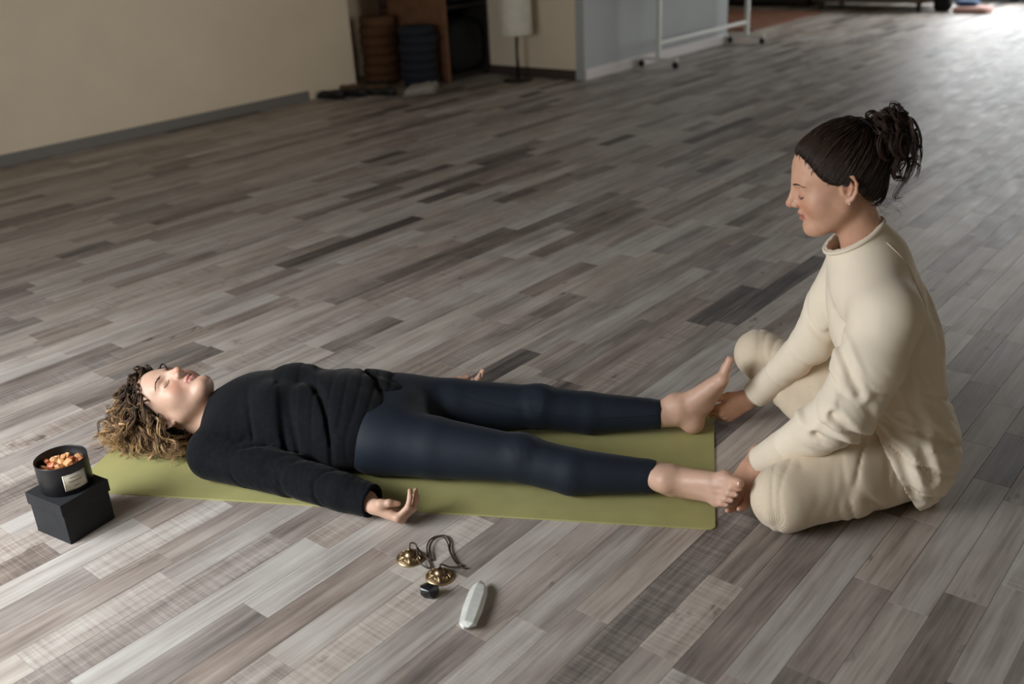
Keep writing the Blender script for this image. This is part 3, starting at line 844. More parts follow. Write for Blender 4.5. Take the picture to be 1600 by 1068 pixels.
for p, v in scalp_points(430, r1, .003):
    R0 = LHs @ p + LHo; nv = LH @ v
    side = -1 if R0[1] < LHo[1] + .02 * r1.normal() + .03 else 1
    ang = r1.uniform(0, 1)
    if side < 0: end = np.array([-1.790 + ang ** 1.05 * .335, .130 + .10 * (1 - ang) * r1.random() + .030 * r1.random() + .055 * max(0, .5 - ang), r1.uniform(.012, .045)])
    else: end = np.array([-1.77 + .28 * r1.random(), .36 + .06 * r1.random(), r1.uniform(.010, .06)])
    if r1.random() < .22: end = np.array([-1.80 + .07 * r1.random(), .17 + .24 * r1.random(), r1.uniform(.01, .07)])
    L_ = r1.uniform(.55, 1.0); end = R0 + (end - R0) * L_; end[2] = max(end[2], .012)
    c1_ = R0 + nv * r1.uniform(.012, .030); mid = (R0 * .45 + end * .55) + nv * .018; mid[2] = max(mid[2] + .010, .02)
    base = smooth_path([R0 - nv * .004, c1_, mid, end], K)
    d = _u(end - R0); s1 = _u(np.cross(d, [0.13, .21, 1])); s2 = np.cross(d, s1); t = np.linspace(0, 1, K)
    am = (.002 + .0095 * t ** .7) * r1.uniform(.7, 1.3); fr = r1.uniform(2.6, 4.6) * 2 * np.pi * np.linalg.norm(end - R0) / .17; ph = r1.uniform(0, 6.28)
    br = r1.uniform(.60, 1.25); blond = r1.random() > .30
    for k in range(7):
        jit = r1.normal(size=3) * .0020; fj = fr * r1.uniform(.97, 1.03); pj = ph + r1.normal() * .22; aj = am * r1.uniform(.85, 1.15)
        q = base + jit * (.35 + t)[:, None] + (np.cos(fj * t + pj) * aj)[:, None] * s1 + (np.sin(fj * t + pj) * aj)[:, None] * s2
        q[:, 2] = np.maximum(q[:, 2], .0062 + .002 * r1.random())
        loc = (q - LHo) @ LH / HS1; over = (loc[:, 1] > hairline(loc[:, 2]) + .002) & (np.linalg.norm(loc[:, [0, 2]] - [0, .02], axis=1) < .105)
        if over[4:].mean() > .22: continue
        paths.append(q); rads.append(np.interp(t, [0, .1, .8, 1], [.0008, .0012, .0010, .0003]) * r1.uniform(.75, 1.3))
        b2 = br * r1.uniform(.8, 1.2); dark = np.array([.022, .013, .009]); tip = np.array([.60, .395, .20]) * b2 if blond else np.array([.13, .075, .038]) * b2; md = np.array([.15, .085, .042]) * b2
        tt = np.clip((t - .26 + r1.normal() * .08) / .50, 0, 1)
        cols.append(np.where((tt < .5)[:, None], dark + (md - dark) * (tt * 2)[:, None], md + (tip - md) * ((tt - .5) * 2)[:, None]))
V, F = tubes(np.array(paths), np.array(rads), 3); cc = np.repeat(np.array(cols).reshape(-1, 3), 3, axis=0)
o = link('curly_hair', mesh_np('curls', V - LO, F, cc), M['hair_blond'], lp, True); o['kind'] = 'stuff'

# ================================================================== the seated woman
SO = np.array([.46, .30, 0.0])
sp = person_root('woman sitting cross-legged in cream sweatshirt, holding the feet of the lying woman', SO[0], SO[1])
a_ = math.radians(16); HS2 = 1.06
SH = np.stack([np.array([0, 1.0, 0]), np.array([-math.cos(a_), 0, -math.sin(a_)]), np.array([-math.sin(a_), 0, math.cos(a_)])], 1); SHo = np.array([.262, .300, .778]); SHs = SH * HS2
SB = Solid(); SB.post = lambda P, d: np.maximum(d, f4(.0012) - P[:, 2])
def sp_trunk(S, g=0.0):
    S.ell((.462, .30, .105), (.105 + g, .175 + g, .100 + g), .05)
    S.ell((.460, .30, .240), (.085 + g, .130 + g, .130 + g), .08)
    S.ell((.415, .30, .400), (.098 + g, .148 + g, .140 + g), .07, R=[[math.cos(.25), 0, -math.sin(.25)], [0, 1, 0], [math.sin(.25), 0, math.cos(.25)]])
    S.ell((.370, .30, .500), (.080 + g, .150 + g, .090 + g), .05)
sp_trunk(SB)
SB.cone((.352, .30, .585), (.295, .30, .730), .056, .048, .05)
for q in (.135, .465): SB.cone((.355, .30, .575), (.368, q, .530), .048, .050, .05)
nA = [(.368, .118, .520), (.290, .056, .312), (.118, .165, .098)]; fA = [(.345, .470, .520), (.262, .480, .300), (.118, .535, .100)]
for A in (nA, fA): SB.chain(A, [.048, .038, .026], .012)
SB.add(head_solid().scaled(HS2), SH, SHo)
nL = [(.475, .185, .105), (.160, .026, .085), (.330, .330, .055)]; fL = [(.475, .420, .105), (.122, .615, .195), (.300, .450, .055)]
for A in (nL, fL): SB.chain(A, [.080, .054, .034], .012)
foot_at(SB, (.345, .36, .040), (.30, .9, .02), (0, .2, 1), 1); foot_at(SB, (.325, .43, .045), (.80, -.30, -.05), (0, -.2, 1), -1)
# near hand: palm up under the toes
y = _u([-.40, -.80, -.42]); xh = np.array([.85, -.35, .15]); x = _u(xh - y * np.dot(y, xh)); z = np.cross(x, y)
if z[2] > 0: z = -z
H1 = np.stack([x, y, z], 1); h1, n1 = hand_solid([(12, 22, 14), (10, 24, 14), (12, 24, 14), (14, 26, 16)], thumb=[(.020, .016, -.006), (.040, .044, -.018), (.046, .070, -.030), (.044, .092, -.040)], size=.96)
o1 = np.array([.098, .176, .080]); SB.add(h1, H1, o1); sp_nails = place_marks(n1, H1, o1)
# far hand: fingers closing behind the heel
y = _u([-.80, -.30, -.42]); xh = np.array([-.30, -.25, .85]); x = _u(xh - y * np.dot(y, xh)); z = np.cross(x, y)
if z[1] > 0: z = -z
H2 = np.stack([x, y, z], 1); h2, n2 = hand_solid([(40, 42, 24), (44, 46, 24), (46, 46, 24), (46, 46, 24)], size=.93)
o2 = np.array([.098, .540, .082]); SB.add(h2, H2, o2); sp_nails += place_marks(n2, H2, o2)
sblobs = head_marks(SB, SHs, SHo, TONE2, (.42, .17, .14), 1.15)
RED = (.58, .26, .20)
for i, (p, n_, d, r) in enumerate(sp_nails): sblobs.append((p - np.array(d) * .008, .016, RED, .5))
axS2 = axis((-.06, .13, .0026), (.13, .43, .0024), (.43, .62, .007)); axT2 = axis((-.06, .20, .0028), (.20, .40, .0024), (.40, .68, .003))
axZ2 = axis((-.002, .14, .0028), (.14, .60, .008), (.60, .93, .0021))
solid_obj('body', SB, axS2, axT2, axZ2, M['skin'], sp, SO, sblobs, TONE2)
brow_lash(SB, SHs, SHo, sp, SO, lid=-.002)
nail_obj(sp_nails, sp, SO)

# cream sweatshirt
SJt = Solid()
SJt.ell((.455, .30, .110), (.150, .238, .160), .05)
SJt.ell((.440, .30, .290), (.110, .180, .150), .07)
SJt.ell((.392, .30, .430), (.122, .172, .150), .07, R=[[math.cos(.25), 0, -math.sin(.25)], [0, 1, 0], [math.sin(.25), 0, math.cos(.25)]])
SJt.ell((.352, .30, .530), (.096, .160, .085), .05)
SJt.cone((.350, .30, .590), (.308, .30, .650), .086, .074, .05)
for q in (.120, .480): SJt.cone((.345, .30, .585), (.366, q, .528), .066, .070, .04)
SJs = Solid()
SJs.chain([nA[0], (.335, .085, .420), nA[1], (.235, .092, .240), (.168, .135, .164)], [.074, .077, .068, .058, .042], .015)
SJs.chain([fA[0], (.300, .485, .400), fA[1], (.168, .516, .168)], [.074, .068, .058, .041], .015)
SJ = Solid(); SJ.p = SJt.p + SJs.p
SIDE = [[(.418, .375), (.446, .292), (.480, .235), (.545, .190)], [(.300, .255), (.425, .185), (.470, .060)], [(.345, .265), (.470, .205), (.500, .130)], [(.425, .262), (.482, .215)]]
ELBOW = [[(.225, .262), (.300, .240)], [(.252, .330), (.335, .250)], [(.245, .390), (.200, .290)], [(.262, .470), (.305, .380)]]
def crease(P, lines, wd, dp):
    q = P[:, [0, 2]]; out = np.zeros(len(P), f4)
    for ln_ in lines:
        m = np.full(len(P), 9.0, f4)
        for a, b in zip(ln_[:-1], ln_[1:]):
            a = np.array(a, f4); ab = np.array(b, f4) - a; v = q - a; t = np.clip(v @ ab / (ab @ ab), 0, 1); v = v - t[:, None] * ab
            m = np.minimum(m, (v * v).sum(1))
        r_ = np.sqrt(m) / f4(wd); out += np.exp(-r_ ** 2) - .55 * np.exp(-((r_ - 2.2) / .9) ** 2)
    return (out * dp).astype(f4)
neck_n = _u([-.52, 0, .85]); neck_c = np.array([.296, .300, .652])
s1 = cut_open(neck_n, neck_c, .010, .05); s2 = cut_open((-.86, 0, -.51), (.418, .10, .135), .010, .07)
def sj_post(P, d):
    x, y, z = P[:, 0], P[:, 1], P[:, 2]
    a = SJt.ev(P); b = SJs.ev(P)
    a = a + folds(P, (.45, .15, 1.0), .170, .0055, 4, .14, .32) * np.clip((.40 - z) * 6, 0, 1)
    a = a + folds(P, (1.0, .7, -.30), .200, .0055, 15, .14, .35) * np.clip((z - .24) * 5, 0, 1) * np.clip((.60 - z) * 8, 0, 1)
    a = a + folds(P, (.3, .6, .8), .080, .0014, 22, .25) * np.clip((.60 - z) * 8, 0, 1)
    w_ = np.clip((.50 - z) * 7, 0, 1) * np.clip((x - .17) * 14, 0, 1)
    b = b + folds(P, (.45, -.30, .80), .120, .0045, 7, .26, .34) * w_
    c_ = crease(P, SIDE, .010, .0078) * np.clip((.22 - y) * 12, 0, 1); a = a + c_; b = b + crease(P, ELBOW, .009, .0085) * np.clip((.20 - y) * 12, 0, 1)
    b = b + folds(P, (.75, -.20, .60), .055, .0014, 17, .2) * w_
    a = s1(P, a, .15); a = s2(P, a, .32)
    h = np.maximum(.03 - np.abs(a - b), 0) / f4(.03); d = np.minimum(a, b) - h * h * f4(.0075)
    return np.maximum(d, f4(.0012) - z)
SJ.post = sj_post
solid_obj('sweatshirt', SJ, axis((.10, .66, .0045)), axis((-.03, .67, .0045)), axis((-.002, .72, .0045)), M['cream'], sp, SO, rel=2)
seam = SJ.hits(smooth_path([(p[0], -.12, p[1]) for p in [(.372, .655), (.415, .612), (.443, .550), (.448, .490), (.425, .455), (.405, .425)]], 60), (0, 1, 0))
V, F = tubes(seam[None] - SO, .0016, 6); link('raglan_seam', mesh_np('seam', V, F), M['cream_rib'], sp, True)
def cuff(name, a, b, r0, r1_, m, parent, origin):
    a = np.array(a, float); b = np.array(b, float); d = _u(b - a); u = _u(np.cross(d, [.1, .2, 1])); v = np.cross(d, u); V = []; F = []; n = 40
    prof = [(0, r0 * .96), (.06, r0), (.5, (r0 + r1_) / 2), (.94, r1_), (1.0, r1_ - .0015), (.97, r1_ - .0045), (.4, r1_ - .006)]
    for t, r in prof:
        for i in range(n):
            an = 2 * math.pi * i / n; V.append(a + (b - a) * t + (u * math.cos(an) + v * math.sin(an)) * r - origin)
    for j in range(len(prof) - 1):
        for i in range(n): F.append((j * n + i, j * n + (i + 1) % n, (j + 1) * n + (i + 1) % n, (j + 1) * n + i))
    return link(name, mesh_np(name, V, F), m, parent, True)
cuff('sleeve_cuff', (.180, .130, .176), (.114, .168, .096), .0450, .0400, M['cream_rib'], sp, SO)
cuff('sleeve_cuff', (.174, .514, .176), (.116, .536, .098), .0440, .0395, M['cream_rib'], sp, SO)
u = _u(np.cross(neck_n, [0, 1, 0])); v = np.cross(neck_n, u)
pts = [neck_c + u * math.cos(t) * .079 + v * math.sin(t) * .079 + neck_n * (-.002) for t in np.linspace(0, 2 * math.pi, 49)]
ring = np.array([SJ.hit(p + _u(p - neck_c) * .03 - neck_n * .004, -(p - neck_c)) for p in pts])
V, F = tubes(ring[None], .0052, 8); link('collar', mesh_np('collar', V - SO, F), M['cream_rib'], sp, True)

# beige knit trousers
SP_ = Solid(); SP_.ell((.475, .30, .110), (.120, .185, .108), .05)
SP_.cone((.450, .185, .100), (.300, .105, .100), .092, .096, .015); SP_.cone((.300, .105, .100), (.165, .030, .084), .096, .078, .015)
SP_.cone((.165, .030, .084), (.290, .270, .058), .070, .052, .03)
SP_.cone((.470, .415, .108), (.300, .525, .140), .098, .082, .015); SP_.cone((.300, .525, .140), (.125, .615, .195), .082, .066, .012)
SP_.cone((.125, .615, .192), (.290, .460, .060), .066, .052, .015)
def tr_post(P, d):
    x, y, z = P[:, 0], P[:, 1], P[:, 2]
    g = np.exp(-((x - .36) / .07) ** 2) + .6 * np.exp(-((x - .15) / .05) ** 2)
    return np.maximum(d + folds(P, (.9, -.3, .2), .07, .0060, 3, .3) * g, f4(.0012) - z)
SP_.post = tr_post
solid_obj('trousers', SP_, axis((.03, .62, .005)), axis((-.06, .68, .005)), axis((-.002, .30, .005)), M['knit_pants'], sp, SO, rel=4)

# dark hair gathered in a curly ponytail
TIE = np.array([0, -.088, .108])
scalp_cap('scalp_hair', SHs, SHo, sp, SO, .006, M['hair_dark'], (.016, .009, .006), .0024, -.055)
r2 = np.random.default_rng(5); K = 24; paths = []; rads = []; cols = []
capS = Solid(); capS.ell((0, -.016, .040), (.079, .100, .090), .02); capS.ell((0, .018, .035), (.0715, .0755, .0795), .03); capS.ell((0, -.050, -.030), (.0536, .0486, .045), .03)
zz = r2.uniform(-.002, .090, 520); edge = np.stack([np.zeros(520), hairline(zz) + r2.uniform(-.006, .001, 520), zz], 1)
edge = np.vstack([capS.hits(edge[:260] + [.14, 0, 0], (-1, 0, 0)), capS.hits(edge[260:] - [.14, 0, 0], (1, 0, 0))])
xx = r2.uniform(-.05, .05, 200); top_ = capS.hits(np.stack([xx, np.full(200, .16), r2.uniform(.088, .096, 200)], 1), (0, -1, 0)); edge = np.vstack([edge, top_])
edge = edge[np.abs(capS.ev(edge)) < .004]
c0 = np.array([0, -.016, .040]); rad = np.array([.073, .094, .084])
for p, v in scalp_points(1500, r2, .006, -.060, .006) + [(e_, None) for e_ in edge]:
    d0 = _u((p - c0) / rad); d1 = _u((TIE - c0) / rad); t = np.linspace(0, 1, K); om = math.acos(np.clip(d0 @ d1, -1, 1))
    if om < .15: continue
    sl = (np.sin((1 - t) * om)[:, None] * d0 + np.sin(t * om)[:, None] * d1) / math.sin(om)
    lift = (.0030 + .0054 * np.clip(t * 30, 0, 1)) + .0026 * r2.random() * t + .0022 * np.sin(t * r2.uniform(8, 20) + r2.uniform(0, 6)) + .010 * np.clip(t - .85, 0, 1)
    q = c0 + sl * (rad + lift[:, None]); c2_ = np.array([0, .018, .035]); sc_ = np.linalg.norm((q - c2_) / (np.array([.0655, .0695, .0735]) + lift[:, None]), axis=1); q = np.where((sc_ < 1)[:, None], c2_ + (q - c2_) / sc_[:, None], q); q += (r2.normal(size=3) * .004)[None] * np.sin(np.pi * t)[:, None]
    tgt = np.interp(t, [0, .045, .12, .8, 1], [-.0056, -.0010, .0006, .0010, .0030]); dq = capS.ev(q)
    q = q + _rows(q - c0) * np.clip(tgt - dq, -.004, .03)[:, None]
    paths.append(q @ SHs.T + SHo); rads.append(np.interp(np.linspace(0, 1, K), [0, .08, 1], [.00015, .0009, .0011]) * r2.uniform(.7, 1.4)); b = r2.uniform(.6, 1.6); cols.append(np.tile(np.array([.022, .012, .0075]) * b, (K, 1)))
V, F = tubes(np.array(paths), np.array(rads), 4); cc = np.repeat(np.array(cols).reshape(-1, 3), 4, axis=0)
o = link('combed_hair', mesh_np('combed', V - SO, F, cc), M['hair_dark'], sp, True); o['kind'] = 'stuff'
tie = SHs @ TIE + SHo; K = 34; paths = []; rads = []; cols = []
for i in range(110):
    ln = r2.uniform(.065, .185)
    ax_ = _u(np.array([.85 + .3 * r2.normal(), .50 * r2.normal(), .15 + .50 * r2.normal()]))
    t = np.linspace(0, 1, K); base = tie + ax_ * (ln * .66 * np.sin(t * 1.7))[:, None] + np.array([0, 0, -1.0]) * (ln * .52 * t ** 1.9)[:, None]
    s_ = _u(np.cross(ax_, [0.1, 0.1, 1])); s3 = _u(np.cross(ax_, s_)); am0 = (.002 + .0115 * t ** .6) * r2.uniform(.6, 1.35); fr = r2.uniform(10, 24); ph = r2.uniform(0, 6.28); br = r2.uniform(.6, 1.7)
    for k in range(8):
        am = am0 * r2.uniform(.9, 1.1); p2 = ph + r2.normal() * .12
        q = base + (r2.normal(size=3) * .0022) * (.3 + t)[:, None] + (np.cos(fr * t + p2) * am)[:, None] * s_ + (np.sin(fr * t + p2) * am)[:, None] * s3
        paths.append(q); rads.append(np.interp(t, [0, .7, 1], [.0011, .0010, .0003]) * r2.uniform(.6, 1.4)); b = br * r2.uniform(.8, 1.2); cols.append(np.tile(np.array([.026, .013, .008]) * b, (K, 1)))
# loose wisps at the temple, nape and around the ear
for p, dr, L_ in [ ((.070, -.045, -.055), (.1, -.3, -1), .05), ((.060, -.060, -.060), (.0, -.5, -1), .07), ((.04, -.075, -.06), (0, -.6, -1), .08)] * 4:
    t = np.linspace(0, 1, K); p = np.array(p) + r2.normal(size=3) * .005; dr = _u(np.array(dr) + r2.normal(size=3) * .2)
    q = p + dr * (L_ * t)[:, None] + np.array([1, 0, 0]) * (.003 * np.sin(t * 9 + r2.random() * 6) * t)[:, None] + np.array([0, 1, 0]) * (.006 * np.sin(t * 7 + r2.random() * 6) * t)[:, None]
    paths.append(q @ SHs.T + SHo); rads.append(np.interp(t, [0, 1], [.0004, .00015])); cols.append(np.tile([.03, .016, .01], (K, 1)))
V, F = tubes(np.array(paths), np.array(rads), 4); cc = np.repeat(np.array(cols).reshape(-1, 3), 4, axis=0)
o = link('ponytail', mesh_np('ponytail', V - SO, F, cc), M['hair_dark'], sp, True); o['kind'] = 'stuff'
td = SH @ _u(TIE - c0); u = _u(np.cross(td, [0, 1, 0])); v = np.cross(td, u)
pts = np.array([tie + (u * math.cos(t) + v * math.sin(t)) * .017 for t in np.linspace(0, 2 * math.pi, 30)])
V, F = tubes(pts[None], .0055, 7); link('hair_tie', mesh_np('tie', V - SO, F), M['black_cloth'], sp, True)
# stud earrings
for x in (-1, 1):
    p = SHs @ np.array([x * .0795, -.0085, -.028]) + SHo
    bm = bmesh.new(); bmesh.ops.create_uvsphere(bm, u_segments=12, v_segments=8, radius=.0024, matrix=Matrix.Translation(Vector(p - SO)))
    link('earring', bm_mesh(bm), M['earring'], sp, True)

# ================================================================== small things on the floor
# black gift box under the tin
bx = empty('gift_box', (-2.283, .898, 0), math.radians(8.26)); tag(bx, 'square black cardboard box with a lid, under the tin of crystals', 'box')
h = .0665
box('box_base', -h, -h, .0005, h, h, .086, M['card'], bx, .0012)
bm = bmesh.new(); g = .0705
bbox_bm(bm, -g, -g, .0835, g, g, .1170, .0014)
link('box_lid', bm_mesh(bm), M['card'], bx)
# tin filled with crystals
tin = empty('candle_tin', (-2.288, .903, .1172), math.radians(24)); tin.scale = (1.15, 1.15, 1.13); tag(tin, 'round black tin with cream label, filled with amber crystals, on the black box', 'tin')
lathe('tin_body', [(0, 0), (.0535, 0), (.0548, .0012), (.0548, .066), (.0552, .0685), (.0548, .0702), (.0535, .0702), (.0530, .068), (.0530, .020), (0, .020)], M['tin'], tin, 64)
def curved_label(name, a0, a1, z0, z1, r, m, parent, n=14, slope=0):
    V = []; F = []
    for i in range(n + 1):
        a = math.radians(a0 + (a1 - a0) * i / n)
        for z in (z0, z1): 
            for rr in (r, r - .0006): V.append((rr * math.cos(a), rr * math.sin(a), z))
    for i in range(n):
        b = i * 4; c = b + 4; F += [(b, c, c + 2, b + 2), (b + 1, b + 3, c + 3, c + 1), (b, b + 1, c + 1, c), (b + 2, c + 2, c + 3, b + 3)]
    F += [(0, 2, 3, 1), (n * 4, n * 4 + 1, n * 4 + 3, n * 4 + 2)]
    return link(name, mesh_np(name, V, F), m, parent, True)
lab = curved_label('paper_label', -53, 0, .012, .050, .0555, M['label'], tin)
bm_parts = [(-51, -2, .0135, .0140), (-51, -2, .0480, .0485), (-51, -50.4, .0135, .0485), (-2.6, -2, .0135, .0485)]
for p in bm_parts: curved_label('printed_border', *p, .0558, M['ink'], lab, 10)
fc = random.Random(3)
for z, a0, a1 in ((.0405, -38, -16), (.0310, -42, -12), (.0190, -33, -20)):
    a = a0
    while a < a1:
        wd = fc.uniform(1.0, 2.4); curved_label('printed_mark', a, a + wd, z, z + .0022, .0558, M['ink'], lab, 2); a += wd + .9
curved_label('side_sticker', 196, 214, .010, .034, .0555, M['label'], tin)
lathe('wax', [(0, .0), (.0525, .0), (.0525, .018), (.0, .020)], M['wax'], tin, 40, loc=(0, 0, .0225))
def rock(r, sx, sy, sz, n=20, seed=0, lo=.86):
    g = np.random.default_rng(seed); pts = g.normal(size=(n, 3)); pts /= np.linalg.norm(pts, axis=1)[:, None]
    pts *= r * g.uniform(lo, 1.1, n)[:, None]; pts *= (sx, sy, sz)
    bm = bmesh.new()
    for p in pts: bm.verts.new(p)
    bmesh.ops.convex_hull(bm, input=bm.verts)
    for v in [v for v in bm.verts if not v.link_faces]: bm.verts.remove(v)
    return bm
cr = random.Random(9); spots = []
ring_ = [(0, 0)] + [(.023, a) for a in range(20, 380, 60)] + [(.0445, a) for a in range(0, 360, 33)]
shade_w = ['honey', 'pale honey', 'rust brown', 'orange', 'light amber']
for i, (rr, a) in enumerate(ring_):
    a = math.radians(a + cr.uniform(-6, 6)); sz = cr.uniform(.0115, .0142)
    m = M['amber2'] if i in (2, 9, 13, 5) else M['amber']
    bm = rock(sz, 1.05, .9, .8, 22, 40 + i)
    o = link('crystal_chunk', bm_mesh(bm), m)
    o.location = (-2.288 + rr * math.cos(a), .903 + rr * math.sin(a), .1172 + .047 + sz * .72 + (.0085 if rr < .03 else 0)); o.rotation_euler = (cr.uniform(-.4, .4), cr.uniform(-.4, .4), cr.uniform(0, 6))
    pc, pt = proj((-2.288, .903, .17)), proj(o.location); hr = int(round(math.degrees(math.atan2(pt[0] - pc[0], (pc[1] - pt[1]) * 1.8)) / 30)) % 12
    hr = ['twelve', 'one', 'two', 'three', 'four', 'five', 'six', 'seven', 'eight', 'nine', 'ten', 'eleven'][hr]
    spot = 'at the very centre' if rr == 0 else (f"in the middle towards {hr} o'clock" if rr < .03 else f"at the rim towards {hr} o'clock")
    col = 'rusty brown' if m is M['amber2'] else 'honey coloured'
    tag(o, f'{col} crystal chunk {spot} of the black tin', 'crystal', 'crystals heaped in the black tin')

# cymbals joined by a leather cord
cy = empty('hand_cymbals', (-1.43, 1.31, 0)); tag(cy, 'pair of small embossed brass hand cymbals joined by a dark leather cord', 'cymbals')
def cymbal(x, y, tilt, az):
    r = .0335; prof = [(0, .0225), (.004, .0224), (.0085, .0208), (.0115, .0175), (.0130, .0150), (.0160, .0138), (.0240, .0095), (.0305, .0055), (.0330, .0030), (r, .0016), (r, .0004), (.0325, 0), (.030, .0030), (.015, .0105), (.010, .0150), (0, .0190)]
    c = lathe('cymbal', prof, M['brass'], cy, 56); c.location = (x + 1.43, y - 1.31, .0005); c.rotation_euler = (tilt * math.cos(az), tilt * math.sin(az), .4)
    lathe('rim', [(.0332, .0012), (.0336, .0030), (.0322, .0042), (.0314, .0046), (.0318, .0030)], M['brass_hi'], c, 56)
    g = random.Random(int(x * 1000))
    zs = lambda q: np.interp(q, [.013, .016, .024, .0305], [.0150, .0138, .0095, .0055])
    for k in range(8):
        a0 = 2 * math.pi * k / 8; P = []
        for stroke in range(3):
            cc = []; 
            for t in np.linspace(0, 1, 9):
                q = .0175 + .0105 * (t if stroke == 0 else (.5 + .4 * math.sin(t * 5 + k + stroke * 2)))
                a = a0 + (.30 * math.sin(t * 4 + k * 1.7) if stroke == 0 else -.22 + .44 * t + .1 * stroke)
                cc.append((q * math.cos(a), q * math.sin(a), zs(q) + .0004))
            P.append(cc)
        V, F = tubes(np.array(P), .0010, 5); o = link('embossed_mark', mesh_np('mark', V, F), M['brass_hi'], c, True); o['kind'] = 'stuff'
    return c
c_a = cymbal(-1.4665, 1.2985, .05, 1.0); c_b = cymbal(-1.3605, 1.2880, .06, 2.0)
tube_obj('cord', [(a + 1.43, b - 1.31, z) for a, b, z in [(-1.4665, 1.2985, .0235), (-1.475, 1.312, .034), (-1.463, 1.318, .030), (-1.448, 1.305, .018), (-1.428, 1.292, .010), (-1.405, 1.293, .004), (-1.402, 1.302, .0035), (-1.425, 1.318, .004), (-1.463, 1.352, .004), (-1.478, 1.385, .004), (-1.462, 1.412, .004),
    (-1.435, 1.402, .004), (-1.405, 1.372, .004), (-1.368, 1.350, .004), (-1.345, 1.348, .004), (-1.347, 1.338, .005), (-1.362, 1.322, .008), (-1.372, 1.308, .019), (-1.3605, 1.2885, .0240)]], .0019, M['leather'], cy, 160).data.update()
tube_obj('cord', [(a + 1.43, b - 1.31, z) for a, b, z in [(-1.463, 1.318, .026), (-1.438, 1.318, .010), (-1.418, 1.322, .005), (-1.455, 1.352, .0065), (-1.470, 1.385, .0065), (-1.458, 1.403, .0065), (-1.432, 1.392, .0065), (-1.400, 1.366, .0065), (-1.362, 1.344, .0065), (-1.338, 1.342, .003), (-1.328, 1.350, .0025)]], .0018, M['leather'], cy, 120)
# stones
bm = rock(.0205, 1.15, .80, 1.0, 60, 31, .72); st = link('black_stone', bm_mesh(bm), M['obsidian']); st.location = (-1.333, 1.226, .0135); st.rotation_euler = (.2, .1, .5)
tag(st, 'small rough glossy black stone on the planks beside the brass cymbals', 'stone')
bm = bmesh.new()                      # six-sided quartz point
sec = [(-.074, .006, .005), (-.066, .0155, .011), (-.02, .0185, .0135), (.035, .0175, .0125), (.058, .0135, .0105), (.074, .004, .004)]
rings = []
for x, a, b in sec:
    rings.append([bm.verts.new((x + .004 * math.sin(k * 2.1), a * math.cos(math.radians(60 * k + 12)), .0135 + b * math.sin(math.radians(60 * k + 12)) - (.0135 - .0135 * 1) )) for k in range(6)])
for q in range(len(rings) - 1):
    for k in range(6): bm.faces.new((rings[q][k], rings[q][(k + 1) % 6], rings[q + 1][(k + 1) % 6], rings[q + 1][k]))
bm.faces.new(rings[0][::-1]); bm.faces.new(rings[-1])
bmesh.ops.bevel(bm, geom=list(bm.edges), offset=.0006, segments=1, affect='EDGES')
qz = link('quartz_point', bm_mesh(bm), M['quartz']); qz.location = (-1.222, 1.252, .0005); qz.rotation_euler = (0, 0, math.radians(119)); qz.scale = (1.04, 1.25, .9)
tag(qz, 'long clear milky quartz crystal lying alone on the planks', 'crystal')

# ================================================================== background
# floor lamp by the beige wall
lm = empty('floor_lamp', (-5.675, 6.90, 0)); tag(lm, 'floor lamp with long white paper shade and black stem beside the dark shelf', 'floor lamp')
lathe('base', [(0, 0), (.125, 0), (.13, .008), (.125, .018), (.03, .026), (.012, .03), (0, .03)], M['black_metal'], lm, 40)
lathe('pole', [(.0, .02), (.011, .02), (.011, .66), (0, .66)], M['black_metal'], lm, 16)
lathe('shade', [(.138, .40), (.14, .395), (.142, .40), (.142, 1.15), (.138, 1.15), (.138, .41)], M['shade'], lm, 48)
tube_obj('cable', [(.0, .03, .40), (-.03, .05, .22), (-.05, .10, .04), (-.10, .16, .006), (-.25, .18, .006)], .003, M['black_metal'], lm)
# open shelf unit with dark bedding
su = empty('shelf_unit', (-6.55, 6.885, 0)); tag(su, 'tall brown wooden shelf unit standing in the niche, open towards the room', 'shelf')
bm = bmesh.new()
box('side_panel', -.35, -.32, 0, .35, -.285, 2.1, M['wood'], su, .003); box('side_panel', -.35, .235, 0, .35, .26, 2.1, M['dark_wood'], su, .003)
box('back_panel', -.35, -.285, 0, -.33, .235, 2.1, M['dark_wood'], su)
for z in (.03, .62, 1.2, 1.8): box('shelf_board', -.33, -.285, z, .35, .235, z + .028, M['dark_wood'], su, .002)
def pillow(name, loc, sx, sy, sz, m, label, cat, group=None, rz=0):
    bm = bmesh.new(); bmesh.ops.create_cube(bm, size=1)
    bmesh.ops.subdivide_edges(bm, edges=list(bm.edges), cuts=5, use_grid_fill=True)
    for v in bm.verts:
        p = v.co * 2; q = Vector((math.copysign(abs(p.x) ** 1, p.x), p.y, p.z)); e = 4.5
        n_ = (abs(q.x) ** e + abs(q.y) ** e + abs(q.z) ** e) ** (1 / e); m_ = max(abs(q.x), abs(q.y), abs(q.z)); q *= m_ / n_
        v.co = Vector((q.x * sx / 2, q.y * sy / 2, q.z * sz / 2 + sz / 2))
    o = link(name, bm_mesh(bm), m, None, True); o.location = loc; o.rotation_euler[2] = rz; tag(o, label, cat, group); return o
pillow('cushion', (-6.50, 6.855, .059), .64, .505, .46, M['black_cloth'], 'big black cushion on the lowest board of the brown shelf unit', 'cushion')
pillow('cushion', (-6.50, 6.855, .649), .64, .505, .48, M['black_cloth'], 'black cushion on the second board of the brown shelf unit', 'cushion')
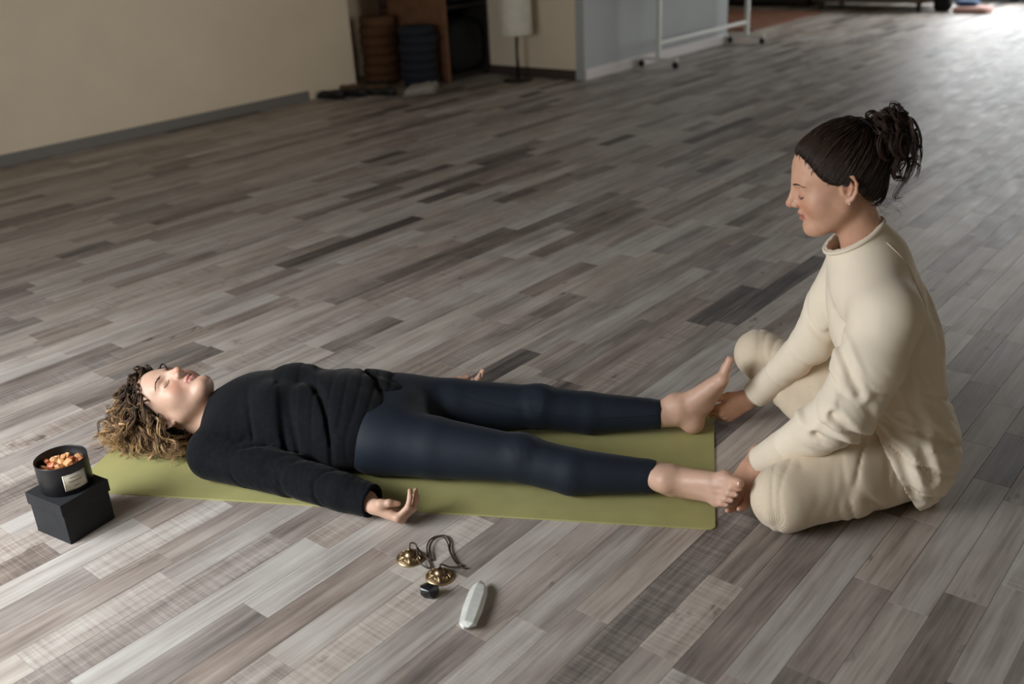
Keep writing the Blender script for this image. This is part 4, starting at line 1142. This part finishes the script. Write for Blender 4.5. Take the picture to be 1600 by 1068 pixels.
# round floor cushions in stacks
def round_cushion(loc, r, h, m, label, group):
    r_ = empty('floor_cushion', loc); tag(r_, label, 'cushion', group)
    lathe('cover', [(0, 0), (r * .9, 0), (r * .97, h * .14), (r, h * .5), (r * .97, h * .86), (r * .9, h), (0, h * .985)], m, r_, 36)
    lathe('piping', [(r * .955, h * .90), (r * .975, h * .95), (r * .95, h * .98), (r * .93, h * .93)], m, r_, 36)
words = ['lowest', 'second from the bottom', 'third from the bottom', 'fourth from the bottom', 'fifth from the bottom', 'sixth from the bottom', 'topmost']
def stack(x, y, r, h, n, m, col, where, seed):
    g = random.Random(seed)
    for k in range(n):
        wd = 'topmost' if k == n - 1 else words[k]
        round_cushion((x + g.uniform(-.012, .012), y + g.uniform(-.012, .012), k * (h + .001) + .001), r * g.uniform(.97, 1.02), h, m, f'{col} round floor cushion, {wd} of the {where}', f'{col} cushions in the {where}')
stack(-6.84, 6.36, .165, .082, 7, M['brown_cloth'], 'brown', 'stack against the niche wall', 1)
stack(-6.56, 6.62 - .36, .0001 + .16, .072, 7, M['navy_cloth'], 'navy', 'stack before the shelf side', 2) if False else None
stack(-6.33, 6.335, .165, .073, 7, M['navy_cloth'], 'navy', 'stack before the shelf side', 2)
stack(-7.02, 6.76, .165, .090, 11, M['rust_cloth'], 'dark brown', 'tall stack behind', 3) if False else None
for k in range(10):
    wd = ['lowest', 'second', 'third', 'fourth', 'fifth', 'sixth', 'seventh', 'eighth', 'ninth', 'topmost'][k]
    round_cushion((-7.06 + .004 * (k % 3), 6.80, .001 + k * .089), .155, .088, M['rust_cloth'], f'dark brown round cushion, {wd} from the floor in the rear stack', 'dark brown cushions in the rear stack')
# shoes by the wall corner
def shoe_mesh():
    S = Solid(); S.ell((0, -.075, .038), (.034, .050, .040), .03); S.cone((0, -.05, .035), (0, .09, .026), .034, .030, .03); S.ell((0, .10, .024), (.040, .055, .026), .03)
    S.ball((0, -.07, .085), .026, .02, 's')
    S.post = lambda P, d: np.maximum(d, .008 - P[:, 2])
    V, F = polygonise(S, axis((-.05, .05, .007)), axis((-.135, .17, .008)), axis((0, .1, .007))); return mesh_np('upper', V, F)
def sole_mesh():
    S = Solid(); S.ell((0, -.075, .006), (.037, .053, .008), .02); S.cone((0, -.05, .006), (0, .1, .006), .008, .008, .01); S.ell((0, .02, .006), (.035, .12, .008), .02); S.ell((0, .10, .006), (.043, .060, .008), .02)
    V, F = polygonise(S, axis((-.05, .05, .006)), axis((-.135, .17, .007)), axis((-.004, .018, .003))); return mesh_np('sole', V, F)
um, smh = shoe_mesh(), sole_mesh()
def shoe(x, y, a, key, label, group=None, sc=1.0):
    r = empty('shoe', (x, y, .004), a); r.scale = (sc, sc, sc); tag(r, label, 'shoe', group)
    o = link('upper', um.copy(), M[key], r, True); link('sole', smh.copy(), M['rubber'] if key != 'shoe_white' else M['shoe_white'], r, True)
shoe(-6.62, 5.56, 1.75, 'shoe_black', 'black shoe nearest the grey skirting board in the row of shoes')
shoe(-6.52, 5.72, 1.75, 'shoe_black', 'black shoe right next to the nearest one in the row')
shoe(-6.70, 5.83, 1.75, 'shoe_brown', 'brown shoe close to the wall corner in the row')
shoe(-6.45, 5.93, 1.75, 'shoe_brown', 'brown shoe before the brown cushion stack, nearer the room')
shoe(-6.58, 6.06, 1.6, 'shoe_black', 'black shoe at the wall corner behind the brown pair')
shoe(-6.30, 5.86, 1.8, 'shoe_black', 'black shoe between brown pair and white pair')
shoe(-6.04, 6.05, 2.6, 'shoe_white', 'white shoe nearest the room, before the navy cushions')
shoe(-6.12, 6.17, 2.6, 'shoe_white', 'white shoe nearer the navy cushion stack')
# rolling white board in front of the grey wall
wb = empty('mobile_whiteboard', (-4.90, 8.85, 0)); tag(wb, 'white metal frame of a rolling board on black castors by the grey wall', 'whiteboard')
for yy in (-.86, .86):
    box('post', -.02, yy - .018, .075, .02, yy + .018, 1.75, M['white_metal'], wb, .004)
    ft = box('foot', -.20, yy - .016, .062, .20, yy + .016, .088, M['white_metal'], wb, .004)
    for xx in (-.18, .18):
        bm = bmesh.new(); bmesh.ops.create_cone(bm, cap_ends=True, segments=20, radius1=.03, radius2=.03, depth=.022, matrix=Matrix.Translation((xx, yy, .0305)) @ Matrix.Rotation(math.pi / 2, 4, 'X'))
        bbox_bm(bm, xx - .012, yy - .018, .03, xx + .012, yy + .018, .062)
        link('castor', bm_mesh(bm), M['rubber'], ft)
box('crossbar', -.014, -.842, .20, .014, .842, .232, M['white_metal'], wb, .004)
box('board_panel', -.012, -.84, .72, .012, .84, 1.72, M['board'], wb, .004)
# far end: dark cabinet, rug, sofa, oddments before the windows
db = empty('dark_cabinet', (-6.5, 13.4, 0)); tag(db, 'dark wooden cabinet in the far recess behind the rust rug', 'cabinet')
box('cabinet_body', -.75, -.30, .05, .75, .30, 1.6, M['dark_wood'], db, .01)
for x in (-.74, .01): d_ = box('door', x, -.322, .08, x + .73, -.301, 1.56, M['dark_wood'], db, .004); box('door_handle', (x + .64), -.345, .7, (x + .66), -.323, .9, M['black_metal'], d_)
for x in (-.65, .65): box('foot', x - .04, -.25, 0, x + .04, .25, .05, M['dark_wood'], db)
rg = box('rug', -.65, -.95, .0005, .65, .95, .018, M['rug'], None, .006); rg.location = (-5.95, 11.6, 0); tag(rg, 'rust brown rug beyond the end of the grey wall', 'rug')
sf = empty('low_sofa', (-4.85, 13.25, 0)); tag(sf, 'low taupe sofa at the far end, before the windows', 'sofa')
box('seat', -.72, -.42, .10, .72, .40, .40, M['sofa'], sf, .05, True); box('backrest', -.72, .22, .38, .72, .42, .80, M['sofa'], sf, .06, True)
for x in (-.74, .60): box('armrest', x, -.42, .10, x + .16, .40, .56, M['sofa'], sf, .05, True)
for x in (-.62, .62):
    for y in (-.34, .34): box('leg', x - .025, y - .025, 0, x + .025, y + .025, .10, M['dark_wood'], sf)
pillow('folded_blanket', (-3.62, 12.98, .001), .42, .34, .07, M['pink'], 'pale pink folded blanket on the floor before the far windows', 'blanket')
pillow('tote_bag', (-3.98, 13.02, .001), .20, .18, .24, M['black_cloth'], 'black bag on the floor between sofa and pink blanket', 'bag')
pillow('folded_blanket', (-3.70, 13.02, .073), .26, .22, .06, M['blue'], 'small blue folded cloth on top of the pink blanket', 'blanket')
